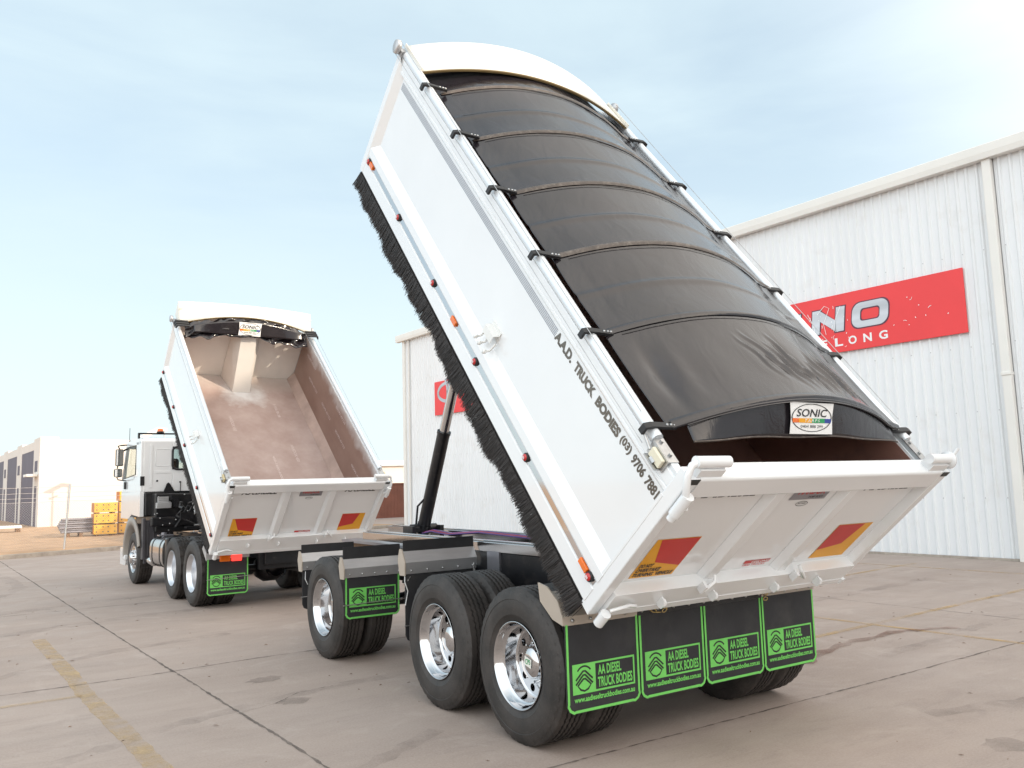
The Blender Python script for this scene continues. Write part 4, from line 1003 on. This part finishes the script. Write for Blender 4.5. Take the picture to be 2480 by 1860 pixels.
# wheels
for k, y in enumerate((-.1429, 1.0141, 3.53)): axle_set(TR, y, .522, False, .17*k)
b = MB()
for y in (-.14, 1.01, 3.53):
    for s in (-1, 1):
        b.tube([(s*.45, y-.4, .62), (s*.45, y-.2, .56), (s*.45, y, .545), (s*.45, y+.2, .56), (s*.45, y+.4, .62)], .035, 6)
        b.lathe([(0, .1), (.1, .12), (.2, .1)], 16, 'z', (s*.45, y+.12, .57))
b.build('spring', 'black', TR)
o = MB(); d = Dec(o, (-1.139, -.143, .518), (0, -cos(.0), 0), (0, 0, 1), (-1, 0, 0))
d.poly([(-.03, .05), (.05, .03), (.04, -.03), (-.04, -.01)], 0, 0); d.text('CPB', -.025, -.005, .035, .03, .001, 1, .02); o.build('hub_sticker', ['cream', 'greenp'], TR, fixn=False)
# mudguards (alloy angle with rubber strip) on both sides
def guard(s, y, z0, z1, rz, xi=-.60, wide=True, zfl=.44, printed=False, back=False):
    b = MB(); f = 1 if not back else -1; m = (z0+z1)/2
    xo = 1.235; pr = [(y+f*.02, z0), (y-f*.01, z0+.0), (y-f*.025, m), (y+f*.02, z1), (y+f*.05, z1), (y+f*.0, m), (y+f*.03, z0)]
    pr = [(y, z0), (y-.018, m), (y+.045, z1), (y+.052, z1-.004), (y-.010, m), (y+.008, z0)]
    b.prism([(p[0], p[1]) for p in pr], 0, s*xo, s*(-xi), 0)
    g_ = b.build('mudguard', 'alloy', TR, bevel=.002)
    b = MB(); b.prism([(y-.024, z0-.01), (y-.03, m), (y+.035, z1+.012), (y+.075, z1+.014), (y+.11, m+.02), (y+.075, z0-.012)], 0, s*(xo+.001), s*(xo+.012)); b.build('end_plate', 'tan', g_, bevel=.002)
    b = MB(); b.prism([(y+.040, z1-.01), (y+.046, rz), (y+.052, rz), (y+.054, z1-.01)], 0, s*(xo-.01), s*(-xi)); b.build('rubber_strip', 'blackmatt', g_)
    b = MB(); n = 5
    for k in range(n): x = s*(xo-.06-(xo+xi-.1)*k/(n-1)); b.lathe([(0, 0), (-.0, .009), (-.008, .009), (-.012, 0)], 10, 'y', (x, y-.006, z0+.03))
    b.build('bolt', 'steel', g_)
    if printed and s < 0: flap(TR, -1.22, -.625, z0+.01, zfl, y+.012)
    else:
        b = MB(); r = .06; x0, x1 = (s*1.225, s*(-xi)); x0, x1 = min(x0, x1), max(x0, x1)
        b.prism([(x0, z0+.01), (x1, z0+.01), (x1, zfl+r), (x1-r*.3, zfl+r*.3), (x1-r, zfl), (x0+r, zfl), (x0+r*.3, zfl+r*.3), (x0, zfl+r)], 1, y+.01, y+.02); b.build('mud_flap', 'rubberflap', TR)
    if wide: rod(TR, [(s*1.245, y-.004, zfl+.14), (s*.60, y-.004, zfl+.155)], .005)
for s in (-1, 1):
    guard(s, 1.56, 1.0, 1.20, 1.285, -.52, True, .43)
    guard(s, 2.93, .86, 1.05, 1.16, -.60, True, .455, printed=True)
    guard(s, 4.16, .85, 1.045, 1.13, -.60, True, .42)
rod(TR, [(-1.22, 1.58, 1.0), (-1.23, 1.57, .94), (-1.21, 1.55, .86), (-1.23, 1.56, .74)], .006); rod(TR, [(-1.19, 1.58, 1.0), (-1.20, 1.57, .94), (-1.18, 1.56, .98)], .004)
rod(TR, [(-.55, 1.55, 1.05), (-.56, 1.54, .96), (-.54, 1.54, .92), (-.55, 1.54, 1.0)], .006)
rod(TR, [(-1.20, 4.14, .84), (-1.21, 4.12, .76), (-1.19, 4.10, .70)], .005)
# rear bumper bar with flaps
b = MB(); b.prism([(-.705, .845), (-.712, .905), (-.60, 1.0), (-.50, 1.04), (-.50, 1.02), (-.6, .98), (-.70, .9)], 0, -1.23, -.62); b.box((-1.235, -.708, .852), (-.62, -.70, .905)); b.prism([(-.71, .85), (-.71, .9), (-.66, 1.0), (-.55, 1.08), (-.45, 1.1), (-.47, .98), (-.6, .88)], 0, -1.245, -1.235)
b.build('rear_valance_plate', 'tan', TR, bevel=.002)
b = MB(); b.box((.62, -.708, .852), (1.235, -.70, .905)); b.build('rear_valance_plate', 'tan', TR, bevel=.002)
b = MB(); b.box((-.62, -.71, .845), (.62, -.66, .925)); b.build('rear_bar', 'black', TR, bevel=.004)
b = MB()
for k in range(17): x = -1.17+2.34*k/16; b.lathe([(0, 0), (0, .011), (-.009, .011), (-.013, 0)], 10, 'y', (x, -.711, .877))
b.build('bolt', 'steel', TR)
for k in range(4): flap(TR, -1.225+.6125*k, -1.225+.6125*(k+1)-.006, .853, .302, -.705)
b = MB()
def chain(b, pts, r=.02):
    P = [Vector(p) for p in pts]; tot = []
    for i in range(len(P)-1):
        n = max(1, int((P[i+1]-P[i]).length/.032)); tot += [P[i].lerp(P[i+1], k/n) for k in range(n)]
    for i, p in enumerate(tot):
        t = (tot[min(i+1, len(tot)-1)]-tot[max(i-1, 0)]).normalized(); a = Vector((0, 1, 0)) if i % 2 else Vector((0, 0, 1)); v = (a-t*a.dot(t)).normalized()
        ring = [p+t*.024*cos(2*pi*k/10)+v*.012*sin(2*pi*k/10) for k in range(11)]; b.tube(ring, .0042, 5, cap=False)
chain(b, [(-.58, -.75, .93), (-.55, -.75, .89), (-.48, -.76, .862), (-.42, -.76, .87), (-.37, -.75, .92), (-.35, -.74, .95)]); chain(b, [(.57, -.75, .95), (.585, -.76, .89), (.6, -.76, .845), (.615, -.76, .89), (.63, -.75, .95)])
b.build('safety_chain', 'brass', TR)

# ------------------------------------------------------------------ truck
TK = tag(empty('tipper_truck', (-.1815, 8.7749, 0), .0417), 'white cab tipper truck with empty raised body, standing ahead of the trailer', 'truck')
TKL, TKH = 4.30, 1.217
tloc, trx = (0, -1.039, .9736), .7366
_, ttg, tfl = body(TK, tloc, trx, TKL, TKH, True)
# hoist cover inside the body
b = MB(); ub = TKL-.05
b.add([(-.12, 3.73, .1), (.20, 3.73, .1), (-.12, 4.0, TKH-.08), (.15, 4.0, TKH-.08), (-.22, ub, .1), (.36, ub, .1), (-.22, ub, TKH-.08), (.30, ub, TKH-.08)],
      [(0, 1, 3, 2), (0, 2, 6, 4), (1, 5, 7, 3), (2, 3, 7, 6)])
place(b.build('hoist_cover', 'bodywhite', TK, bevel=.004), tloc, trx)
# chalk and stencil marks
b = MB(); d = Dec(b, (0, 0, .098), (0, -1, 0), (1, 0, 0), (0, 0, 1))
for t, u, x, l, h in (('HARDOX 450', 3.0, -.35, .42, .055), ('HARDOX 450', 1.35, -.42, .5, .06), ('HARDOX 450', 2.2, .55, .45, .055), ('450-1600-6000', 1.9, .15, .6, .04), ('E-95678-38', 3.4, .55, .4, .05), ('4278 2302', 1.0, .42, .7, .10), ('12 MM 450', .75, .6, .5, .06)):
    d.text(t, -u, x, -u+l, x+h, .002, 0, 0)
o = place(b.build('stencil_mark', 'chalk', TK, fixn=False), tloc, trx)
b = MB(); d = Dec(b, (1.1585, 0, 0), (0, -1, 0), (0, 0, 1), (-1, 0, 0))
for u, z in ((3.55, .62), (2.75, .62), (1.95, .62), (1.05, .60), (3.9, .9), (2.2, .95)): d.text('00299-47153', -u, z, -u+.5, z+.045, .002, 0, 0)
place(b.build('stencil_mark', 'chalk', TK, fixn=False), tloc, trx)
# rolled tarp under the hood with hanging valance
rnd = random.Random(8)
def tb(x): return TKH+.02+.24*(1-(x/1.2)**2)
def roll(i, j):
    x = -1.1+2.2*i; top = tb(x)-.02
    u = 4.10-.16*j+.035*sin(x*11+j*7)+.02*sin(x*23+j*15); n = top-(.20+.03*sin(x*3.1)+.015*sin(x*17))*j-.10*j*(1-(x/1.15)**2)
    return (x, u+.05*sin(j*14+x*5)*j, n+.012*sin(x*31+j*9))
b = MB(); b.grid(roll, 120, 22); tr = place(b.build('rolled_tarp', 'tarp', TK, fixn=False, solid=.004), tloc, trx)
def val2(i, j):
    x = -.98+1.96*i; top = tb(x)-.03; bot = TKH+.03-.10*(x/1.0)**2*0-.03
    return (x, 4.02-.10*j+.006*sin(x*15)*j, top+(bot-top)*j)
b = MB(); b.grid(val2, 60, 8); v2 = b.build('valance', 'tarp', tr, fixn=False, solid=.004)
q0 = Vector(val2((.98-.22)/1.96, 1)); q1 = Vector(val2((.98-.22)/1.96, 0)); ey2 = q1-q0; ex2 = Vector((.40, 0, 0)); n2 = ex2.cross(ey2).normalized(); n2 = -n2 if n2.y > 0 else n2
sonic(v2, q0+n2*.016+Vector((0, 0, .0)), ex2, ey2*.98, n2)
for s in (-1, 1):
    for u in (3.95, 4.02, 4.09):
        b = MB(); z = TKH+.085; b.prism([(s*1.06, z-.01), (s*1.06, z+.01), (s*1.27, z+.01), (s*1.29, z-.05), (s*1.265, z-.05), (s*1.25, z-.01)], 1, u-.02, u+.02); place(b.build('tarp_bracket', 'blackmatt', TK), tloc, trx)
# cab shell
CY, CF = 3.85, 5.62
cabr = empty('cab', (0, 0, 0), 0, TK)
b = MB(); th = .04; X = 1.2; WZ0, WZ1, WX_ = 2.215, 2.665, .61
b.box((-X+.02, CY, 1.78), (-WX_, CY+th, 2.78)); b.box((WX_, CY, 1.78), (X-.02, CY+th, 2.78)); b.box((-WX_, CY, 1.78), (WX_, CY+th, WZ0)); b.box((-WX_, CY, WZ1), (WX_, CY+th, 2.78))
# roof with rounded rear edge
b.prism([(CY, 2.72), (CY+.01, 2.79), (CY+.06, 2.84), (CY+.3, 2.87), (CF-.55, 2.88), (CF-.35, 2.83), (CF-.33, 2.78), (CY+th, 2.78)], 0, -X+.05, X-.05)
for s in (-1, 1):
    # side: pillar, door and lower panel with window gap
    b.box((s*X, CY, 1.78), (s*(X-.05), CY+.42, 2.78)); b.prism([(CY, 2.72), (CY+.06, 2.82), (CF-.45, 2.82), (CF-.36, 2.72)], 0, s*X, s*(X-.06))
    b.prism([(CY+.42, 1.78), (CF-.02, 1.78), (CF-.06, 2.05), (CY+.42, 2.12)], 0, s*X, s*(X-.05))
    b.prism([(CF-.10, 2.04), (CF-.03, 2.04), (CF-.36, 2.74), (CF-.44, 2.74)], 0, s*X, s*(X-.06))
    b.prism([(CY+.0, 1.30), (CY+.0, 1.79), (CF, 1.79), (CF+.02, 1.25), (CY+1.0, 1.25), (CY+.75, 1.34)], 0, s*X, s*(X-.07))
    b.lathe([(0, .07), (.98, .07)], 8, 'z', (s*(X-.07), CY+.068, 1.79), a0=(0 if s > 0 else pi)-(.0), a1=(-pi/2 if s > 0 else 3*pi/2))
b.box((-X+.04, CF-.05, 1.25), (X-.04, CF+.02, 2.02)); b.box((-X+.06, CF-.42, 2.68), (X-.06, CF-.36, 2.84))
b.build('cab_shell', 'white', cabr, bevel=.012)
b = MB(); b.add([(-1.14, CF-.04, 2.02), (1.14, CF-.04, 2.02), (1.10, CF-.36, 2.70), (-1.10, CF-.36, 2.70)], [(0, 1, 2, 3)]); b.build('windscreen', 'clear', cabr, fixn=False)
for s in (-1, 1):
    b = MB(); b.add([(s*1.185, CY+.42, 2.12), (s*1.185, CF-.1, 2.05), (s*1.185, CF-.42, 2.72), (s*1.185, CY+.42, 2.72)], [(0, 1, 2, 3)]); b.build('side_window', 'clear', cabr, fixn=False)
    b = MB(); b.tube([(s*1.202, CY+.45, 2.13), (s*1.202, CF-.08, 2.06), (s*1.19, CF-.42, 2.74), (s*1.19, CY+.45, 2.74), (s*1.202, CY+.45, 2.13)], .009, 6); b.build('door_seal', 'blackmatt', cabr)
def rring(b, x0, x1, z0, z1, r, wd, y, n=5):
    pts = []
    for cx, cz, a0 in ((x1-r, z1-r, 0), (x0+r, z1-r, pi/2), (x0+r, z0+r, pi), (x1-r, z0+r, 3*pi/2)):
        for k in range(n+1): a = a0+pi/2*k/n; pts.append((cx+r*cos(a), y, cz+r*sin(a)))
    pts.append(pts[0]); b.tube(pts, wd, 6, cap=False)
b = MB(); rring(b, -WX_, WX_, WZ0, WZ1, .09, .022, CY-.004); 
for cx, cz in ((-WX_, WZ0), (WX_, WZ0), (-WX_, WZ1), (WX_, WZ1)):
    sx = 1 if cx < 0 else -1; sz = 1 if cz == WZ0 else -1; b.prism([(cx, cz), (cx+sx*.05, cz), (cx, cz+sz*.05)], 1, CY-.002, CY+.03)
b.build('rear_window_seal', 'blackmatt', cabr)
b = MB(); b.box((-WX_, CY+.015, WZ0), (WX_, CY+.02, WZ1)); b.build('rear_window', 'clear', cabr)
b = MB(); rring(b, -.925, -.65, 2.29, 2.62, .03, .007, CY-.001); b.box((-1.03, CY-.014, 1.86), (-.985, CY, 2.70)); b.box((-.93, CY-.006, 2.14), (-.64, CY, 2.19)); b.box((-.42, CY-.006, 2.08), (.2, CY, 2.10)); b.box((.98, CY-.014, 1.86), (1.03, CY, 2.7)); b.build('panel_pressing', 'white', cabr, bevel=.005)
b = MB(); b.box((-1.205, CY-.012, 1.905), (-1.128, CY, 2.085)); 
for k in range(6): b.box((-1.2, CY-.02, 1.92+k*.027), (-1.133, CY-.012, 1.93+k*.027))
b.build('air_vent', 'blackmatt', cabr)
b = MB(); b.lathe([(0, 0), (0, .018), (-.01, .018), (-.01, 0)], 14, 'y', (-.893, CY, 1.993)); b.lathe([(0, 0), (0, .018), (-.01, .018), (-.01, 0)], 14, 'y', (-.458, CY, 1.962)); b.tube([(-.458, CY-.03, 1.96), (-.458, CY-.03, 1.70)], .008, 6); b.build('grommet', 'blackmatt', cabr)
b = MB(); b.prism([(-.77, 1.45), (-.77, 1.80), (-.72, 1.93), (-.69, 1.955), (-.66, 1.93), (-.585, 1.80), (-.585, 1.45)], 1, CY-.05, CY-.02); b.build('latch_plate', 'black', cabr)
b = MB(); b.box((-.9, 4.1, 1.2), (.9, 4.9, 1.9)); b.box((-.85, 4.35, 1.9), (-.35, 4.5, 2.45)); b.box((.35, 4.35, 1.9), (.85, 4.5, 2.45)); b.build('seat', 'blackmatt', cabr, bevel=.05)
# roof bar and beacon
b = MB(); b.box((-1.235, CY+.12, 2.915), (1.235, CY+.17, 2.945)); b.box((-1.235, CY+.11, 2.83), (-1.2, CY+.18, 2.93)); b.box((1.2, CY+.11, 2.83), (1.235, CY+.18, 2.93)); b.build('roof_bar', 'black', TK, bevel=.004)
b = MB(); b.lathe([(0, .0), (0, .07), (.03, .066), (.03, 0)], 20, 'z', (-.82, CY+.145, 2.945)); be = b.build('beacon_base', 'black', TK)
b = MB(); b.lathe([(.03, .058), (.07, .055), (.085, .04), (.09, 0)], 20, 'z', (-.82, CY+.145, 2.945)); b.build('beacon_lens', 'orange', be)
b = MB(); b.tube([(-1.16, 5.15, 2.80), (-1.158, 5.15, 3.12)], .006, 6); b.build('antenna', 'blackmatt', TK)
# mirrors
for s in (-1, 1):
    b = MB(); b.box((s*1.255, 5.19, 2.33), (s*1.405, 5.27, 2.68)); m_ = b.build('mirror', 'blackmatt', TK, bevel=.025)
    b = MB(); b.box((s*1.265, 5.184, 2.345), (s*1.395, 5.189, 2.665)); b.build('mirror_glass', 'chrome', m_)
    b = MB(); b.box((s*1.268, 5.19, 2.10), (s*1.43, 5.27, 2.275)); m_ = b.build('mirror', 'blackmatt', TK, bevel=.03)
    b = MB(); b.box((s*1.28, 5.184, 2.115), (s*1.418, 5.189, 2.26)); b.build('mirror_glass', 'chrome', m_)
    b = MB(); b.tube([(s*1.33, 5.23, 2.68), (s*1.36, 5.23, 2.745), (s*1.30, 5.23, 2.76), (s*1.09, 5.2, 2.775)], .014, 8); b.tube([(s*1.27, 5.23, 2.64), (s*1.1, 5.2, 2.74)], .018, 8); b.tube([(s*1.36, 5.23, 2.33), (s*1.365, 5.23, 2.28)], .012, 8); b.tube([(s*1.37, 5.23, 2.10), (s*1.35, 5.23, 2.05), (s*1.19, 5.2, 2.02)], .012, 8)
    b.build('mirror_arm', 'blackmatt', TK)
b = MB(); b.box((-1.235, 5.15, 1.85), (-1.19, 5.24, 2.0)); b.build('door_grip', 'blackmatt', TK, bevel=.01)
# wheel arch guards
for s in (-1, 1):
    b = MB()
    b.lathe([(s*1.23, .78), (s*1.245, .70), (s*1.235, .62), (s*.90, .62), (s*.90, .64), (s*1.2, .64), (s*1.2, .76)], 28, 'x', (0, 4.42, .52), closed=True, a0=-.05, a1=pi*.90)
    b.build('wheel_arch', 'archgrey', TK)
    b = MB(); b.box((s*1.16, 3.62, .42), (s*.62, 3.66, 1.24)); b.box((s*1.19, 3.58, .5), (s*1.14, 3.74, 1.28)); 
    for k in range(5): b.box((s*(1.1-.1*k), 3.60, .45), (s*(1.08-.1*k), 3.62, 1.2))
    b.build('mud_guard', 'linergrey', TK, bevel=.008)
    b = MB(); b.prism([(5.12, .36), (5.10, .58), (5.2, .64), (5.70, .64), (5.70, .30), (5.2, .30)], 0, s*1.18, s*1.0); b.box((s*1.235, 5.0, .42), (s*1.16, 5.25, .52)); b.build('bumper', 'white', TK, bevel=.02)
b = MB(); b.box((-1.12, 5.66, .3), (1.12, 5.74, .66)); b.build('bumper', 'white', TK, bevel=.02)
# fuel tank, air tanks
b = MB()
def dsh(t): 
    a = 2*pi*t; c, s_ = cos(a), sin(a); p = lambda v: (abs(v)**.6)*(1 if v > 0 else -1)
    return (p(c)*.30, p(s_)*.275)
b.prism([(-.92+dsh(k/40)[0], .695+dsh(k/40)[1]) for k in range(40)], 1, 1.92, 2.86, smooth=True)
ft = b.build('fuel_tank', 'polish', TK)
for y in (2.10, 2.66):
    b = MB(); b.prism([(-.92+dsh(k/40)[0]*1.02, .695+dsh(k/40)[1]*1.02) for k in range(40)], 1, y, y+.05, smooth=True); b.build('tank_strap', 'black', ft)
b = MB(); b.tube([(-1.0, 2.75, .95), (-1.0, 2.75, 1.03)], .05, 16); b.box((-1.15, 2.45, .98), (-.9, 2.62, 1.0)); b.build('tank_cap', 'lav', ft)
b = MB(); b.box((-1.19, 1.72, .38), (-.62, 1.90, .98)); b.box((-1.15, 1.60, .45), (-.62, 1.72, .9)); b.build('tank_bracket', 'black', TK, bevel=.03)
for x in (-1.09, -.93):
    b = MB(); b.lathe([(0, 0), (.012, .05), (.04, .088), (.07, .092), (.42, .092), (.45, .08), (.47, 0)], 24, 'y', (x, 2.98, .50)); b.build('air_tank', 'chrome', TK)
# chassis, drive line and clutter behind the cab
b = MB()
for x in (-.42, .42): b.box((x-.04, -.8, .72), (x+.04, 5.2, .98))
for y in (-.7, .6, 1.9, 3.2): b.box((-.4, y, .75), (.4, y+.1, .95))
b.box((-.46, -.85, .55), (.46, -.78, 1.0)); b.box((-.38, -.9, .62), (.38, -.84, .9)); b.build('chassis', 'black', TK, bevel=.006)
b = MB(); b.box((-1.10, 3.35, 1.12), (1.1, 3.42, 1.3)); b.box((-1.0, 3.5, 1.0), (1.0, 5.2, 1.74)); b.box((-1.12, 3.84, 1.3), (-.6, 3.9, 1.78)); b.build('engine_bay', 'black', TK, bevel=.03)
rnd = random.Random(21)
b = MB()
for i in range(34):
    x = rnd.uniform(-1.0, .9); z = rnd.uniform(.95, 1.72); y = rnd.uniform(2.6, 3.75); k = rnd.random()
    if k < .5: b.box((x, y, z), (x+rnd.uniform(.05, .25), y+rnd.uniform(.05, .3), z+rnd.uniform(.03, .16)))
    else: b.tube([(x, y, z), (x+rnd.uniform(-.2, .2), y+rnd.uniform(-.2, .2), z+rnd.uniform(-.2, .1)), (x+rnd.uniform(-.4, .4), y+rnd.uniform(-.3, .3), z-rnd.uniform(.1, .5))], rnd.uniform(.008, .03), 8)
b.build('engine_parts', 'black', TK)
b = MB()
for i in range(46):
    x = rnd.uniform(-1.08, .5); z = rnd.uniform(.95, 1.76); y = rnd.uniform(3.25, 3.5); b.lathe([(0, 0), (0, .014), (-.01, .012), (-.012, 0)], 8, 'y', (x, y, z))
b.build('bolt', 'steel', TK)
b = MB(); b.box((-.96, 3.45, 1.60), (-.76, 3.6, 1.68)); b.box((-.99, 3.40, 1.46), (-.72, 3.62, 1.57)); b.box((-.96, 3.44, 1.57), (-.76, 3.6, 1.60)); b.build('filter_box', 'alloy', TK, bevel=.008)
b = MB(); b.tube([(-.35, 3.3, 1.55), (-.30, 3.3, 1.35), (-.42, 3.3, 1.25), (-.5, 3.2, 1.28)], .02, 8); b.tube([(-.25, 3.2, 1.0), (.05, 3.2, 1.02)], .03, 10); b.tube([(-.4, 3.0, 1.12), (-.1, 3.0, 1.15)], .02, 10); b.box((-.45, 3.0, .92), (-.33, 3.1, 1.0)); b.build('pipe', 'steel', TK)
b = MB(); b.tube([(-.1, 3.3, 1.7), (-.02, 3.4, 1.5), (0, 3.4, 1.2)], .08, 14); b.tube([(-.15, 3.3, 1.3), (-.45, 3.3, 1.5), (-.6, 3.3, 1.2), (-.7, 3.2, 1.1)], .018, 8); b.build('intake_duct', 'blackmatt', TK)
b = MB(); b.tube([(0, 2.7, .9), (0, 2.05, 2.3), (0, 1.9, 2.7)], .075, 20); b.build('hoist_sleeve', 'black', TK)
b = MB(); b.tube([(0, 1.9, 2.6), (0, 1.6, 3.3)], .05, 20); b.build('hoist_rod', 'chrome', TK)
for k, y in enumerate((0, 1.2214)): axle_set(TK, y, .505, True, .2*k)
b = MB()
for y in (0, 1.22): b.lathe([(-.24, .0), (-.22, .14), (-.1, .22), (.1, .22), (.22, .14), (.26, 0)], 20, 'x', (0, y, .5))
b.lathe([(0, .12), (.3, .14), (.34, 0)], 16, 'y', (0, -.35, .5)); b.box((-.55, -.2, .4), (-.45, 1.4, .72)); b.box((.45, -.2, .4), (.55, 1.4, .72)); b.build('drive_axle', 'black', TK)
b = MB(); b.tube([(.05, -.7, .8), (.12, -.75, .62), (.28, -.7, .48), (.4, -.6, .5)], .016, 8); b.tube([(.0, -.7, .82), (.1, -.75, .6), (.3, -.7, .42), (.45, -.55, .45)], .012, 8); b.build('air_hose', 'blackmatt', TK)
for s in (-1, 1): wheel(TK, s*1.2, 4.3, .505, 'steer', True, s > 0)
# tail bar, lamps, flaps
for s in (-1, 1):
    b = MB(); b.box((s*1.215, -.76, .748), (s*.575, -.745, .84)); b.prism([(-.76, .73), (-.76, .86), (-.6, .95), (-.55, .9)], 0, s*1.222, s*1.212); b.build('tail_bar', 'alloy', TK, bevel=.002)
    b = MB(); b.box((s*1.03, -.80, .705), (s*.87, -.765, .805)); b.build('turn_lamp', 'orange', TK, bevel=.012)
    b = MB(); b.box((s*.855, -.80, .705), (s*.70, -.765, .805)); b.build('tail_lamp', 'litred' if s < 0 else 'redlens', TK, bevel=.012)
flap(TK, -1.205, -.59, .75, .215, -.755); flap(TK, .59, 1.205, .75, .215, -.755); flap(TK, .10, .70, 1.10, .66, -.35)
rod(TK, [(-1.215, -.775, .453), (-.575, -.775, .475)]); rod(TK, [(.575, -.775, .453), (1.215, -.775, .475)])
b = MB(); chain(b, [(-.42, -.8, .85), (-.38, -.82, .80), (-.30, -.82, .79), (-.24, -.8, .84)]); b.build('safety_chain', 'brass', TK)
